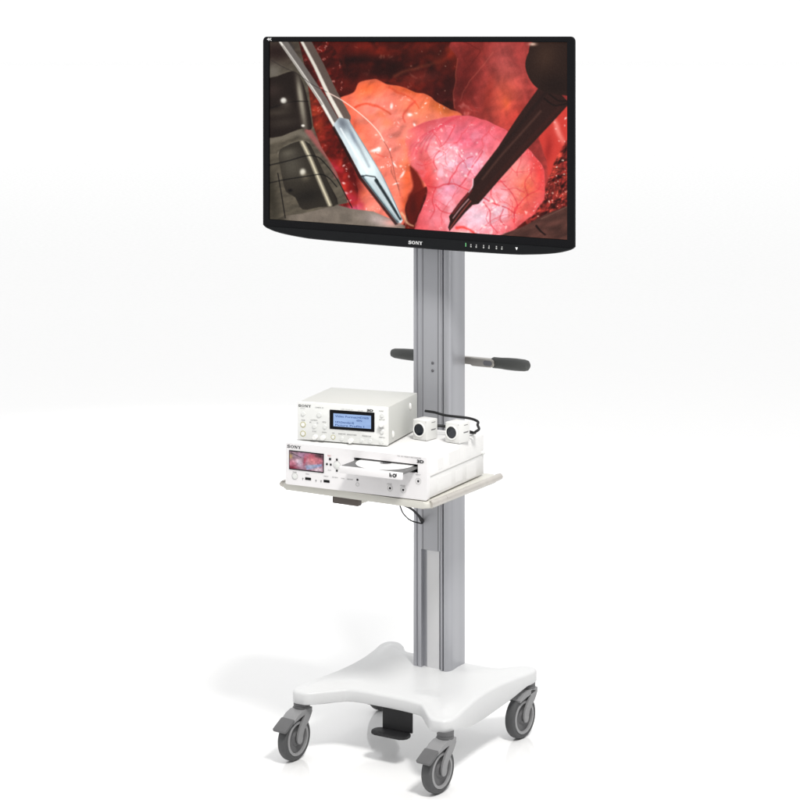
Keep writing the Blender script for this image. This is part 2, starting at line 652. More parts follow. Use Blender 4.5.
nx, ny = to_cart(*sh_front_right)
SX1, SY0 = nx + .002, ny
SX0, SY1 = SX1 - 0.345, f0 - .0035
T = 0.0135
obj('shelf', prism(bmesh.new(), rrect(SX0, SX1, SY0, SY1, .012, 6), SZ - T, SZ, .0055, 4), M['shelf'], cart, angle=50)
for sx in (SX0 + .0045, SX1 - .0045):
    rl = bmesh.new()
    s = 1 if sx > (SX0 + SX1) / 2 else -1
    tube(rl, [(sx + s * .004, SY0 + .018, SZ - .005), (sx + s * .006, SY0 + .03, SZ - .004), (sx + s * .006, SY1 - .02, SZ - .004),
              (sx + s * .004, SY1 - .006, SZ - .004)], .0068, 14, 5)
    obj('shelf_rail', rl, M['rail'], cart)
br = bmesh.new()
rbox(br, SX0 + .10, SX0 + .160, SY0 + .045, SY1 - .01, SZ - T - .022, SZ - T + .0005, .002)
brk = obj('shelf_bracket', br, M['shelf'], cart)
br = bmesh.new()
rbox(br, SX0 + .099, SX0 + .161, SY0 + .038, SY0 + .052, SZ - T - .024, SZ - T - .0005, .002)
obj('bracket_end', br, M['bronze'], brk)
br = bmesh.new()
rbox(br, CX - .030, CX + .035, SY1 - .06, f0 - .0028, SZ - T - .018, SZ - T - .0005, .002)
obj('shelf_clamp', br, M['shelf'], cart)

# ---- foot pedal under the front edge
pd = bmesh.new()
PX = 0.018
rbox(pd, PX - .033, PX + .037, -.105, -.101, .064, .118, .001, 1)
prism(pd, rrect(PX - .046, PX + .037, -.136, -.1012, .012, 5), .0585, .0640, .0015, 2)
rbox(pd, PX - .072, PX - .036, -.104, -.09, .104, .114, .003, 2)
obj('foot_pedal', pd, M['black'], cart)


# ---- casters
def caster(braked):
    root = bpy.data.objects.new('caster', None)
    C.objects.link(root)
    root.empty_display_size = .03
    root.parent = cart
    AY, AZ = -.026, .0445
    ax = Matrix.Translation((0, AY, AZ)) @ Matrix.Rotation(R(90), 4, 'Y')  # wheel axle along x
    w = .0105
    tb = bmesh.new()
    lathe(tb, [(.0345, -w + .0005), (.0395, -w), (.0425, -w + .0014), (.0442, -w + .005), (.0445, 0), (.0442, w - .005), (.0425, w - .0014),
               (.0395, w), (.0345, w - .0005), (.0345, -w + .0005)], 56, ax)
    obj('tyre', tb, M['rubber'], root)
    rb = bmesh.new()
    lathe(rb, [(.0285, -w + .003), (.0290, -w - .0006), (.0340, -w - .0004), (.0346, -w + .002), (.0346, w - .002), (.0340, w + .0004), (.0290, w + .0006),
               (.0285, w - .003), (.0285, -w + .003)], 56, ax)
    obj('wheel_rim', rb, M['rim'], root)
    hbm = bmesh.new()
    lathe(hbm, [(0, -w + .001), (.012, -w + .001), (.016, -w + .0045), (.0284, -w + .0035), (.0284, w - .0035), (.016, w - .0045), (.012, w - .001), (0, w - .001)], 40, ax)
    obj('wheel_disc', hbm, M['hub'], root)
    # fork: a curved arm each side, from the swivel head down and back to the axle, under one sloping hood
    fk = bmesh.new()
    for s in (-1, 1):
        mid = catmull([(AY, AZ - .002, 0), (AY + .001, AZ + .008, 0), (AY + .010, AZ + .024, 0), (-.003, .082, 0), (.003, .0965, 0)], 6)
        wid = [.0085, .0085, .0082, .0095, .013]
        L_, R_ = [], []
        for i, p in enumerate(mid):
            t_ = (mid[min(i + 1, len(mid) - 1)] - mid[max(i - 1, 0)]).normalized()
            q_ = i / (len(mid) - 1) * 4
            k_ = min(int(q_), 3)
            ww = wid[k_] + (wid[k_ + 1] - wid[k_]) * (q_ - k_)
            nr = Vector((-t_.y, t_.x, 0))
            L_.append(p + nr * ww)
            R_.append(p - nr * ww)
        end = [Vector((AY + .0085 * math.cos(R(a)), AZ - .002 + .0085 * math.sin(R(a)), 0)) for a in (205, 235, 270, 305, 335)]
        out_ = R_[::-1] + ([] if False else [])
        out_ = L_[::-1] + end + R_
        x0 = s * (w + .0016)
        mt = Matrix(((0, 0, 1, min(x0, x0 + s * .0042)), (1, 0, 0, 0), (0, 1, 0, 0), (0, 0, 0, 1)))
        prism(fk, [(p.x, p.y) for p in out_], 0, .0042, .0013, 2, mt)
    hood = [(.0150, .0990), (.0150, .0925), (.004, .0905), (-.014, .0910), (-.030, .0880), (-.047, .0800), (-.049, .0850), (-.034, .0945), (-.020, .0990)]
    mt = Matrix(((0, 0, 1, -w - .0058), (1, 0, 0, 0), (0, 1, 0, 0), (0, 0, 0, 1)))
    prism(fk, hood, 0, 2 * w + .0116, .0018, 3, mt)
    obj('fork', fk, M['greyplast'], root)
    st = bmesh.new()
    lathe(st, [(0, .0985), (.0160, .0985), (.0168, .0995), (.0168, .1030), (.0158, .1036), (.0158, .1052), (.0168, .1058), (.0168, .1130), (0, .1130)], 32)
    obj('swivel_collar', st, M['greydark'], root)
    if braked:
        tb = bmesh.new()
        mt = Matrix.Translation((0, -.050, .0845)) @ Matrix.Rotation(R(27), 4, 'X')
        prism(tb, rrect(-.0165, .0165, -.030, .006, .003, 4), -.003, .0025, .001, 2, mt)
        obj('brake_tab', tb, M['greydark'], root)
    return root


swing = R(-3)
ca = caster(True)
ca.location = (-.166, -.172, 0)
ca.rotation_euler = (0, 0, swing)
cb = dup(ca, cart)
cb.location = (.172, -.176, 0)
cb.rotation_euler = (0, 0, swing - R(2))
cc = caster(False)
cc.location = (.170, .176, 0)
cc.rotation_euler = (0, 0, swing - R(4))
cd = dup(cc, cart)
cd.location = (-.168, .178, 0)

# ================================================================== MONITOR
TVX, TVY, TVYAW = 0.0204, -0.052, -R(36.3)
SW, ZT, ZB = 0.7626, 1.4525, 1.0633
tv = thing('monitor', 'large black flat monitor showing a surgery picture, mounted on top of the column', 'monitor',
           (TVX, TVY, ZB - .04), TVYAW)
z0 = -(ZB - .04)
b = 0.0165
half = SW / 2 + b
outl = []
for a in range(0, 91, 15):
    outl.append((half - .010 + .010 * math.cos(R(a)), ZT + .0105 - .010 + .010 * math.sin(R(a))))
for a in range(90, 181, 15):
    outl.append((-half + .010 + .010 * math.cos(R(a)), ZT + .0105 - .010 + .010 * math.sin(R(a))))
chin = catmull([(-half, ZB - .0125, 0), (-half + .012, ZB - .0195, 0), (-half + .045, ZB - .0275, 0), (-half + .10, ZB - .0335, 0), (-half + .17, ZB - .0365, 0),
                (0, ZB - .038, 0), (half - .17, ZB - .0365, 0), (half - .10, ZB - .0335, 0), (half - .045, ZB - .0275, 0),
                (half - .012, ZB - .0195, 0), (half, ZB - .0125, 0)], 5)
outl += [(p.x, p.y) for p in chin]
inner = [(SW / 2, ZT), (-SW / 2, ZT), (-SW / 2, ZB), (SW / 2, ZB)]


def frame_bm(outer, inn, y0, y1):
    bm = bmesh.new()
    lo = [bm.verts.new((x, y0, z + z0)) for x, z in outer]
    li = [bm.verts.new((x, y0, z + z0)) for x, z in inn]
    ed = []
    for L in (lo, li):
        for i in range(len(L)):
            ed.append(bm.edges.new((L[i], L[(i + 1) % len(L)])))
    bmesh.ops.triangle_fill(bm, edges=ed, use_beauty=True)
    for L in (lo, li):
        hi = [bm.verts.new((v.co.x, y1, v.co.z)) for v in L]
        for i in range(len(L)):
            j = (i + 1) % len(L)
            bm.faces.new((L[i], L[j], hi[j], hi[i]))
    return bm


obj('bezel', frame_bm(outl, inner, 0.0, 0.0050), M['bezel'], tv, angle=25)
# curved lower chin: a strip standing just proud of the frame
cb_ = bmesh.new()
low = [p for p in outl[len(outl) - len(chin):] if abs(p[0]) < half - .004]
tops = []
for x, z in low:
    tops.append((x, max(z + .002, ZB - .0150 - 0.0 * abs(x))))
n = len(low)
for lvl, (yy, up) in enumerate(((-.0004, 0), (-.0022, .0012))):
    pass
A = [cb_.verts.new((x, .0002, z + z0 + .0004)) for x, z in low]
B = [cb_.verts.new((x, -.0020, z + z0 + .0016)) for x, z in low]
D_ = [cb_.verts.new((x, -.0020, z + z0 - .0004)) for x, z in tops]
E_ = [cb_.verts.new((x, .0002, z + z0)) for x, z in tops]
for L, K in ((A, B), (B, D_), (D_, E_)):
    for i in range(n - 1):
        cb_.faces.new((L[i], L[i + 1], K[i + 1], K[i]))
obj('chin', cb_, M['chin'], tv, angle=50)
# rear housing, drawn in quickly towards the back
rb = bmesh.new()
steps = [(0.0048, 0.0006), (0.010, 0.010), (0.024, 0.028), (0.040, 0.060), (0.052, 0.090)]
prev = None
for yy, ins in steps:
    sx = (half - ins) / half
    zc = (ZT + ZB) / 2
    sz = ((ZT - ZB) / 2 + .02 - ins) / ((ZT - ZB) / 2 + .02)
    ring = [rb.verts.new((x * sx, yy, zc + (z - zc) * sz + z0)) for x, z in outl]
    if prev:
        for i in range(len(ring)):
            j = (i + 1) % len(ring)
            rb.faces.new((prev[i], prev[j], ring[j], ring[i]))
    prev = ring
rb.faces.new(prev)
obj('housing', rb, M['bezel'], tv, angle=40)
mb = bmesh.new()
rbox(mb, -.05, .05, .0525, .060, 1.19 + z0, 1.29 + z0, .002)
rbox(mb, -.03, .03, .0595, .090, 1.21 + z0, 1.27 + z0, .003)
obj('mount_bracket', mb, M['black'], tv)

# the maker's word, resolution mark and controls
slg = slab_word(bmesh.new(), 0.016, ZB - .0268 + z0, .036, .0064, -.0024)
obj('logo', slg, M['inkw'], tv, smooth=False)
t4 = text_bm(bmesh.new(), '4K', -SW / 2 + .002, ZT + .0048 + z0, .014, .0056, -.0002, 0.02)
obj('resolution_mark', t4, M['inkw'], tv, smooth=False)
for i, x in enumerate((.155, .168, .186, .199, .217, .230)):
    ct = bmesh.new()
    rbox(ct, x - .0017, x + .0012, -.0026, -.0021, ZB - .0275 + z0, ZB - .0248 + z0)
    rbox(ct, x - .0014 + .0006 * (i % 2), x + .0010, -.0026, -.0021, ZB - .0236 + z0, ZB - .0212 + z0)
    obj('control_mark', ct, M['inkl'], tv, smooth=False)
ct = bmesh.new()
prism(ct, [(.268, .0035), (.262, .0035), (.265, -.002)], 0, .0004, 0, 1, Matrix.Translation((0, -.0021, ZB - .0245 + z0)) @ FACE)
obj('power_mark', ct, M['inkw'], tv, smooth=False)
pl = bmesh.new()
rbox(pl, .1415, .1430, -.0026, -.0021, ZB - .0270 + z0, ZB - .0195 + z0)
obj('power_light', pl, M['inkgreen'], tv, smooth=False)


# ------------------------------------------------------------------ pictures on the displays
class Paint:
    def __init__(s, X, Y, base, seed=1):
        s.X, s.Y = X, Y
        s.I = np.ones(X.shape + (3,)) * np.array(base, float)
        s.rng = np.random.default_rng(seed)

    def noise(s, scale, octv=3, seed=0, sx=1.0, sy=1.0, rot=0.0):
        ca_, sa_ = math.cos(rot), math.sin(rot)
        X = (s.X * ca_ + s.Y * sa_) * sx
        Y = (-s.X * sa_ + s.Y * ca_) * sy
        out_ = np.zeros(s.X.shape)
        amp = 1.0
        tot = 0
        for o in range(octv):
            g_ = np.random.default_rng(seed * 31 + o).random((257, 257))
            u = X / scale * (2 ** o) + 97.3
            v = Y / scale * (2 ** o) + 51.7
            iu = np.floor(u).astype(int)
            iv = np.floor(v).astype(int)
            fu = u - iu
            fv = v - iv
            fu = fu * fu * (3 - 2 * fu)
            fv = fv * fv * (3 - 2 * fv)
            a = g_[iu % 257, iv % 257]
            b_ = g_[(iu + 1) % 257, iv % 257]
            c = g_[iu % 257, (iv + 1) % 257]
            d = g_[(iu + 1) % 257, (iv + 1) % 257]
            out_ += amp * ((a * (1 - fu) + b_ * fu) * (1 - fv) + (c * (1 - fu) + d * fu) * fv)
            tot += amp
            amp *= 0.5
        return out_ / tot

    def mask_poly(s, pts, soft=1.0, smooth=0):
        if smooth:
            pts = [(p.x, p.y) for p in catmull([(a, b_, 0) for a, b_ in pts], smooth, closed=True)]
        X, Y = s.X, s.Y
        d2 = np.full(X.shape, 1e9)
        ins = np.zeros(X.shape, bool)
        n_ = len(pts)
        for i in range(n_):
            ax_, ay_ = pts[i]
            bx_, by_ = pts[(i + 1) % n_]
            ex, ey = bx_ - ax_, by_ - ay_
            t = np.clip(((X - ax_) * ex + (Y - ay_) * ey) / (ex * ex + ey * ey + 1e-9), 0, 1)
            d2 = np.minimum(d2, (X - ax_ - t * ex) ** 2 + (Y - ay_ - t * ey) ** 2)
            cnd = ((ay_ > Y) != (by_ > Y)) & (X < (bx_ - ax_) * (Y - ay_) / (by_ - ay_ + 1e-12) + ax_)
            ins ^= cnd
        d = np.sqrt(d2)
        sd = np.where(ins, -d, d)
        m = np.clip(0.5 - sd / soft, 0, 1)
        return m * m * (3 - 2 * m)

    def mask_stroke(s, pts, w0, w1=None, soft=0.7, smooth=6):
        if smooth and len(pts) > 2:
            pts = [(p.x, p.y) for p in catmull([(a, b_, 0) for a, b_ in pts], smooth)]
        w1 = w0 if w1 is None else w1
        m = np.zeros(s.X.shape)
        n_ = len(pts) - 1
        for i in range(n_):
            ax_, ay_ = pts[i]
            bx_, by_ = pts[i + 1]
            wm = max(w0, w1) / 2 + soft + 1
            sel = (s.X > min(ax_, bx_) - wm) & (s.X < max(ax_, bx_) + wm) & (s.Y > min(ay_, by_) - wm) & (s.Y < max(ay_, by_) + wm)
            if not sel.any():
                continue
            x = s.X[sel]
            y = s.Y[sel]
            ex, ey = bx_ - ax_, by_ - ay_
            t = np.clip(((x - ax_) * ex + (y - ay_) * ey) / (ex * ex + ey * ey + 1e-9), 0, 1)
            d = np.hypot(x - ax_ - t * ex, y - ay_ - t * ey)
            w = w0 + (w1 - w0) * (i + t) / n_
            m[sel] = np.maximum(m[sel], np.clip(0.5 - (d - w / 2) / soft, 0, 1))
        return m

    def blob(s, cx, cy, rx, ry, rot=0.0, p=1.0):
        ca_, sa_ = math.cos(R(rot)), math.sin(R(rot))
        u = ((s.X - cx) * ca_ + (s.Y - cy) * sa_) / rx
        v = (-(s.X - cx) * sa_ + (s.Y - cy) * ca_) / ry
        return np.exp(-(u * u + v * v) ** p)

    def mix(s, m, col, k=1.0):
        m = np.clip(m * k, 0, 1)[..., None]
        s.I = s.I * (1 - m) + np.array(col, float) * m

    def mul(s, m, f):
        s.I = s.I * (1 + (f - 1) * np.clip(m, 0, 1)[..., None])

    def wet(s, m_area, scale, seed, relief=0.25, spec=0.8, w=0.5, col=(255, 242, 240), aim=(-1.0, -1.35), **kw):
        n_ = s.noise(scale, 3, seed, **kw)
        gy, gx = np.gradient(n_)
        gx = gx / (gx.std() + 1e-9)
        gy = gy / (gy.std() + 1e-9)
        sh_ = np.clip(-(gx * .5 + gy * .7), -2, 2)
        s.I *= (1 + m_area * relief * sh_ * .5)[..., None]
        d_ = np.hypot(gx - aim[0], gy - aim[1])
        pk_ = np.exp(-(d_ / w) ** 2) * np.clip((s.noise(scale * 3.5, 2, seed + 50) - .46) * 6, 0, 1)
        s.mix(m_area * pk_ * spec, col)

    def specks(s, m_area, n_, box_, col=(255, 235, 230), r=(0.5, 1.3), k=0.9):
        for _ in range(n_):
            x = s.rng.uniform(box_[0], box_[2])
            y = s.rng.uniform(box_[1], box_[3])
            rr_ = s.rng.uniform(*r)
            s.mix(s.blob(x, y, rr_ * s.rng.uniform(.8, 2.0), rr_, s.rng.uniform(-60, 60), 1.4) * m_area, col, k * s.rng.uniform(.4, 1))

    def veins(s, m_area, start, ang, length, w, col, depth=3, k=0.7, bend=0.35):
        pts = [start]
        a = ang
        stp = 4.0
        for i in range(int(length / stp)):
            a += s.rng.normal(0, bend)
            pts.append((pts[-1][0] + stp * math.cos(a), pts[-1][1] + stp * math.sin(a)))
            if depth > 0 and s.rng.random() < 0.26:
                s.veins(m_area, pts[-1], a + s.rng.choice([-1, 1]) * s.rng.uniform(.5, 1.1), length * s.rng.uniform(.35, .65), w * .65, col, depth - 1,
                        k * .85, bend)
        if len(pts) > 2:
            s.mix(s.mask_stroke(pts, w, w * .4, 0.9, 0) * m_area, col, k)


def lin(c):
    c = np.clip(c / 255.0, 0, 1)
    return np.where(c <= 0.04045, c / 12.92, ((c + 0.055) / 1.055) ** 2.4)


def screen_obj(name, nxv, nzv, x0, x1, zlo, zhi, y, rgb, m, parent):
    """a flat pixel sheet: rgb[j, i] from the top row down, in 0-255 display values"""
    xs_ = np.linspace(x0, x1, nxv)
    zs_ = np.linspace(zhi, zlo, nzv)
    XX, ZZ = np.meshgrid(xs_, zs_)
    co = np.stack([XX.ravel(), np.full(XX.size, y), ZZ.ravel()], 1)
    j, i = np.meshgrid(np.arange(nzv - 1), np.arange(nxv - 1), indexing='ij')
    a = (j * nxv + i).ravel()
    F = np.stack([a, a + nxv, a + nxv + 1, a + 1], 1)
    me = bpy.data.meshes.new(name)
    me.from_pydata(co.tolist(), [], F.tolist())
    at = me.color_attributes.new('picture', 'FLOAT_COLOR', 'POINT')
    L = lin(rgb).reshape(-1, 3)
    buf = np.concatenate([L, np.ones((len(L), 1))], 1).astype(np.float32).ravel()
    at.data.foreach_set('color', buf)
    me.materials.append(m)
    o = bpy.data.objects.new(name, me)
    C.objects.link(o)
    o.parent = parent
    return o


def homography(src, dst):
    A_ = []
    B_ = []
    for (u, v), (x, y) in zip(src, dst):
        A_ += [[u, v, 1, 0, 0, 0, -u * x, -v * x], [0, 0, 0, u, v, 1, -u * y, -v * y]]
        B_ += [x, y]
    h = np.linalg.solve(np.array(A_, float), np.array(B_, float))
    return np.append(h, 1).reshape(3, 3)


def big_picture():
    nxv, nzv = 560, 290
    u, v = np.meshgrid(np.linspace(0, 1, nxv), np.linspace(0, 1, nzv))
    H = homography([(0, 0), (1, 0), (1, 1), (0, 1)], [(269, 42), (568, 42), (567, 242.5), (268, 217)])
    w = H[2, 0] * u + H[2, 1] * v + H[2, 2]
    X = (H[0, 0] * u + H[0, 1] * v + H[0, 2]) / w
    Y = (H[1, 0] * u + H[1, 1] * v + H[1, 2]) / w
    p = Paint(X, Y, (82, 18, 12), 5)
    wx_ = (p.noise(13, 2, 71) - .5) * 4.0
    wy_ = (p.noise(13, 2, 72) - .5) * 4.0
    p.X, p.Y = X + wx_, Y + wy_     # tissue outlines wander a little
    n1 = p.noise(16, 4, 1)
    n2 = p.noise(7, 3, 2)
    nf = p.noise(3, 2, 3)
    ones = np.ones(X.shape)
    # deep upper tissue
    p.mix(np.clip((n1 - .45) * 4, 0, 1), (40, 8, 7), .8)
    p.mix(np.clip((n2 - .55) * 4, 0, 1), (125, 30, 16), .55)
    p.mix(p.blob(375, 50, 26, 7, 5), (150, 34, 16), .7)
    p.mix(p.blob(330, 50, 26, 8, 0), (105, 20, 12), .6)
    p.mix(p.blob(420, 48, 16, 6, 0), (120, 30, 18), .7)
    p.mix(p.blob(355, 60, 22, 5, 0), (30, 6, 6), .8)
    p.mix(p.blob(380, 72, 30, 5, -4), (38, 8, 6), .8)
    p.mix(p.mask_stroke([(392, 76), (408, 70), (424, 66), (436, 62)], 3, 2, 3), (130, 62, 40), .6)
    p.mix(p.blob(418, 78, 22, 5, -8), (96, 34, 28), .7)
    p.mix(p.blob(437, 60, 8, 7), (112, 34, 20), .9)
    p.mix(p.blob(451, 54, 8, 6), (150, 42, 24), .9)
    p.mix(p.blob(449, 49, 5, 3), (172, 62, 34), .5)
    p.mix(p.blob(440, 95, 16, 10, 20), (62, 14, 14), .9)
    p.mix(p.blob(450, 88, 7, 10, 0), (84, 20, 18), .8)
    p.specks(ones, 8, (395, 50, 455, 100), (225, 190, 170), (.4, .8), .8)
    p.wet(ones, 19, 41, .20, .35, .42, (236, 190, 170))
    # wall of tissue to the right
    wall = p.mask_poly([(457, 40), (585, 38), (585, 230), (545, 190), (528, 150), (505, 132), (470, 119), (453, 108), (453, 82), (455, 60)], 2.5, 5)
    p.mix(wall, (166, 56, 52))
    p.mix(wall * p.blob(464, 80, 14, 45, 14), (112, 30, 26), .85)
    p.mix(wall * p.blob(478, 50, 18, 14), (132, 38, 32), .75)
    p.mix(wall * p.blob(506, 70, 20, 34, -8), (200, 92, 88), .8)
    p.mix(wall * p.blob(502, 98, 16, 22, 10), (226, 92, 66), .7)
    p.mix(wall * p.blob(504, 104, 4, 6), (240, 104, 62), .7)
    p.mix(wall * p.blob(520, 55, 12, 22), (182, 66, 62), .7)
    p.mix(wall * p.blob(486, 95, 5, 22, 12), (150, 46, 36), .6)
    p.mix(wall * p.blob(520, 118, 14, 14), (200, 60, 48), .6)
    st = p.noise(9, 4, 6, sx=1.0, sy=.22, rot=R(-22))
    p.mul(wall, 0.90)
    p.wet(wall, 22, 42, .10, .22, .4, (246, 190, 180))
    p.wet(wall, 5, 43, .035, .0)
    p.I *= (1 + wall * (st - .5) * .55)[..., None]
    p.mix(p.mask_stroke([(455, 58), (453, 75), (452, 92), (453, 108)], 1.0, .7, 1.2), (200, 100, 80), .5)
    p.mix(p.mask_stroke([(492, 52), (480, 68), (466, 84), (458, 100)], .7, .5, 1.2), (196, 100, 84), .5)
    p.mix(wall * p.mask_stroke([(461, 42), (478, 50), (470, 64), (460, 72)], .8, .5, 1.4), (92, 22, 20), .7)
    # right lower gap and glistening tissue
    gl = p.mask_poly([(585, 120), (556, 150), (549, 178), (541, 200), (526, 226), (585, 205)], 2, 5)
    p.mix(gl, (112, 34, 30))
    p.mix(gl * np.clip((n2 - .5) * 5, 0, 1), (170, 62, 48), .7)
    p.mix(gl * np.clip((.5 - nf) * 4, 0, 1), (60, 16, 14), .7)
    p.wet(gl, 6, 44, .6, .8, .55, (250, 214, 190))
    p.specks(gl, 22, (536, 150, 568, 224), (250, 215, 195), (.4, .9), .9)
    red = p.mask_poly([(585, 96), (562, 112), (545, 132), (538, 142), (545, 160), (548, 178), (556, 158), (568, 140), (585, 130)], 2.5, 4)
    p.mix(red, (196, 58, 50))
    p.mix(red * p.blob(558, 130, 3, 20, -20), (238, 140, 130), .8)
    p.mix(red * p.blob(547, 150, 4, 14, 10), (140, 32, 30), .7)
    p.specks(red, 10, (552, 110, 568, 150), (255, 220, 215), (.5, 1.1), .9)
    # dark red hollow behind the forceps
    hol = p.mask_poly([(300, 44), (330, 44), (345, 96), (350, 120), (365, 190), (360, 222), (340, 220), (318, 170), (304, 110)], 3, 4)
    p.mix(hol, (96, 18, 12), .9)
    p.mix(hol * p.blob(316, 74, 4, 26, -24), (170, 40, 40), .7)
    p.mix(hol * p.blob(306, 70, 6, 20, -24), (40, 10, 10), .8)
    p.mix(hol * p.blob(316, 120, 7, 34, -16), (196, 72, 40), .8)
    p.mix(hol * p.blob(330, 150, 8, 26, -20), (110, 16, 12), .8)
    p.mix(hol * np.clip((n2 - .52) * 4, 0, 1), (168, 36, 28), .5)
    p.mul(hol, .78)
    p.wet(hol, 11, 45, .30, .5, .45, (250, 200, 190))
    # orange and salmon organ
    org = p.mask_poly([(336, 112), (334, 102), (341, 96), (352, 90), (358, 82), (372, 80), (384, 85), (402, 88), (425, 97), (444, 108), (461, 118),
                       (462, 160), (430, 182), (408, 196), (402, 208), (401, 222), (388, 226), (356, 218), (355, 198), (352, 175), (344, 140)], 1.8, 5)
    p.mix(org, (238, 126, 106))
    p.mix(org * p.blob(338, 112, 18, 18), (228, 98, 58), .7)
    p.mix(org * p.blob(366, 88, 18, 9), (240, 108, 46), .9)
    p.mix(org * p.blob(380, 110, 26, 13), (244, 128, 112), .95)
    p.mix(org * p.blob(388, 138, 20, 40), (238, 130, 116), .95)
    p.mix(org * p.blob(354, 130, 12, 22, -30), (234, 98, 66), .7)
    p.mix(org * p.blob(415, 108, 20, 10, 15), (230, 122, 86), .85)
    p.mix(org * p.blob(440, 108, 22, 7, 26), (176, 92, 34), .9)
    p.mix(org * p.blob(404, 90, 22, 4, 12), (224, 96, 34), .8)
    p.mix(org * p.blob(380, 190, 24, 26, 10), (240, 120, 98), .85)
    p.mix(org * p.blob(375, 205, 14, 12, 10), (240, 132, 118), .6)
    p.mix(org * p.blob(404, 178, 6, 18, 4), (240, 98, 48), .8)
    p.mix(org * p.blob(403, 205, 5, 12), (196, 80, 34), .8)
    p.I *= (1 + org * (p.noise(12, 4, 8) - .5) * .22)[..., None]
    p.mix(org * p.mask_stroke([(352, 108), (364, 104), (374, 105), (383, 110), (387, 114)], 2.2, 1, 2.4), (206, 58, 32), .85)
    p.mix(org * p.mask_stroke([(386, 88), (398, 93), (410, 99), (416, 108)], 1.6, .8, 2), (206, 68, 34), .8)
    p.mix(org * p.mask_stroke([(412, 100), (405, 108), (401, 116), (403, 122)], 1.8, .8, 2), (206, 62, 48), .8)
    p.mix(org * p.mask_stroke([(370, 150), (378, 156), (388, 158)], 1.5, .8, 2), (214, 74, 60), .6)
    p.mix(org * p.mask_stroke([(394, 186), (399, 198), (400, 205)], 1.5, .8, 2), (206, 84, 60), .6)
    p.mix(org * p.mask_stroke([(388, 168), (392, 180), (397, 196)], .9, .7, 1.2), (120, 70, 60), .5)
    for x, y, rx, ry, a in ((389, 105, 1.5, 3, 10), (407, 114, 2.4, 2, 0), (391, 165, 3.5, 1.2, 40), (399, 174, 1.3, 4.5, 35), (372, 150, 5, 1.6, -18),
                            (376, 149, 2, 2, 0), (412, 124, 1.6, 1.6, 0), (392, 184, 3, .8, 5), (387, 150, .9, 1.8, 0), (397, 166, 1.2, 1.2, 0)):
        p.mix(org * p.blob(x, y, rx, ry, a, 1.5), (255, 240, 235), .9)
    p.specks(org, 22, (370, 98, 415, 200), (255, 225, 215), (.4, .9), .7)
    inn = p.mask_poly([(345, 112), (362, 95), (390, 98), (425, 108), (445, 120), (430, 170), (405, 175), (396, 215), (362, 215), (360, 180)], 24, 4)
    p.mix(org * (1 - inn), (216, 84, 62), .4)
    p.wet(org, 26, 46, .13, .0)
    p.wet(org, 10, 47, .04, .8, .36)
    p.wet(org, 4, 57, .03, .0)
    for _ in range(26):
        x, y = p.rng.uniform(350, 412), p.rng.uniform(95, 210)
        p.mix(org * p.blob(x, y, p.rng.uniform(3, 8), p.rng.uniform(2, 5), p.rng.uniform(-40, 70)), [(252, 160, 140), (214, 78, 60), (244, 120, 74)][p.rng.integers(3)], .35)
    # pink vessel-covered organ
    pk = p.mask_poly([(403, 134), (412, 126), (430, 120), (452, 116), (472, 117), (492, 124), (508, 134), (527, 150), (540, 166), (545, 184), (541, 202), (531, 217),
                      (520, 226), (500, 240), (470, 244), (440, 242), (411, 240), (414, 222), (421, 205), (423, 188), (416, 176), (406, 162)], 1.6, 5)
    pk = pk * np.clip((p.X - 399 - 6 * p.noise(7, 2, 33)) / 15, 0, 1) ** .9
    p.mix(pk, (228, 108, 124))
    p.mix(pk * p.blob(470, 130, 40, 16, 8), (222, 108, 140), .9)
    p.mix(pk * p.blob(418, 150, 14, 26, 14), (228, 120, 130), .8)
    p.mix(pk * p.blob(426, 178, 9, 26, 8), (226, 66, 62), .85)
    p.mix(pk * p.blob(430, 214, 16, 18, 0), (226, 116, 140), .85)
    p.mix(pk * p.blob(442, 158, 14, 22, 10), (242, 186, 214), .9)
    p.mix(pk * p.blob(445, 190, 14, 10, -30), (226, 154, 194), .85)
    p.mix(pk * p.blob(468, 166, 14, 16, 30), (224, 168, 212), .8)
    p.mix(pk * p.blob(477, 218, 24, 16, 0), (236, 206, 242), .95)
    p.mix(pk * p.blob(500, 205, 20, 18, 0), (232, 158, 180), .8)
    p.mix(pk * p.blob(512, 168, 18, 20, 30), (232, 140, 146), .8)
    p.mix(pk * p.blob(528, 190, 15, 18, 20), (236, 110, 84), .85)
    p.mix(pk * p.blob(522, 214, 14, 14, 0), (222, 92, 78), .7)
    p.mix(pk * p.blob(538, 172, 6, 22, -18), (222, 62, 58), .8)
    p.mix(pk * p.blob(462, 142, 24, 9, 10), (216, 84, 118), .6)
    p.I *= (1 + pk * (p.noise(6, 3, 9) - .5) * .26)[..., None]
    lil = np.clip((p.noise(9, 3, 12) - .56) * 7, 0, 1)
    p.mix(pk * lil * (p.blob(450, 170, 34, 40) + p.blob(485, 215, 34, 26)), (236, 208, 244), .6)
    vc = (200, 46, 62)
    for i in range(5):   # folds sweeping over the upper left shoulder
        x0_, y0_ = 405 + i * 4.5, 158 - i * 1.5
        p.mix(pk * p.mask_stroke([(x0_, y0_), (x0_ + 6, y0_ - 14), (x0_ + 18, y0_ - 25 - i), (x0_ + 38, y0_ - 33 - i)], 1.1, .6, 1.6), (204, 66, 96), .7)
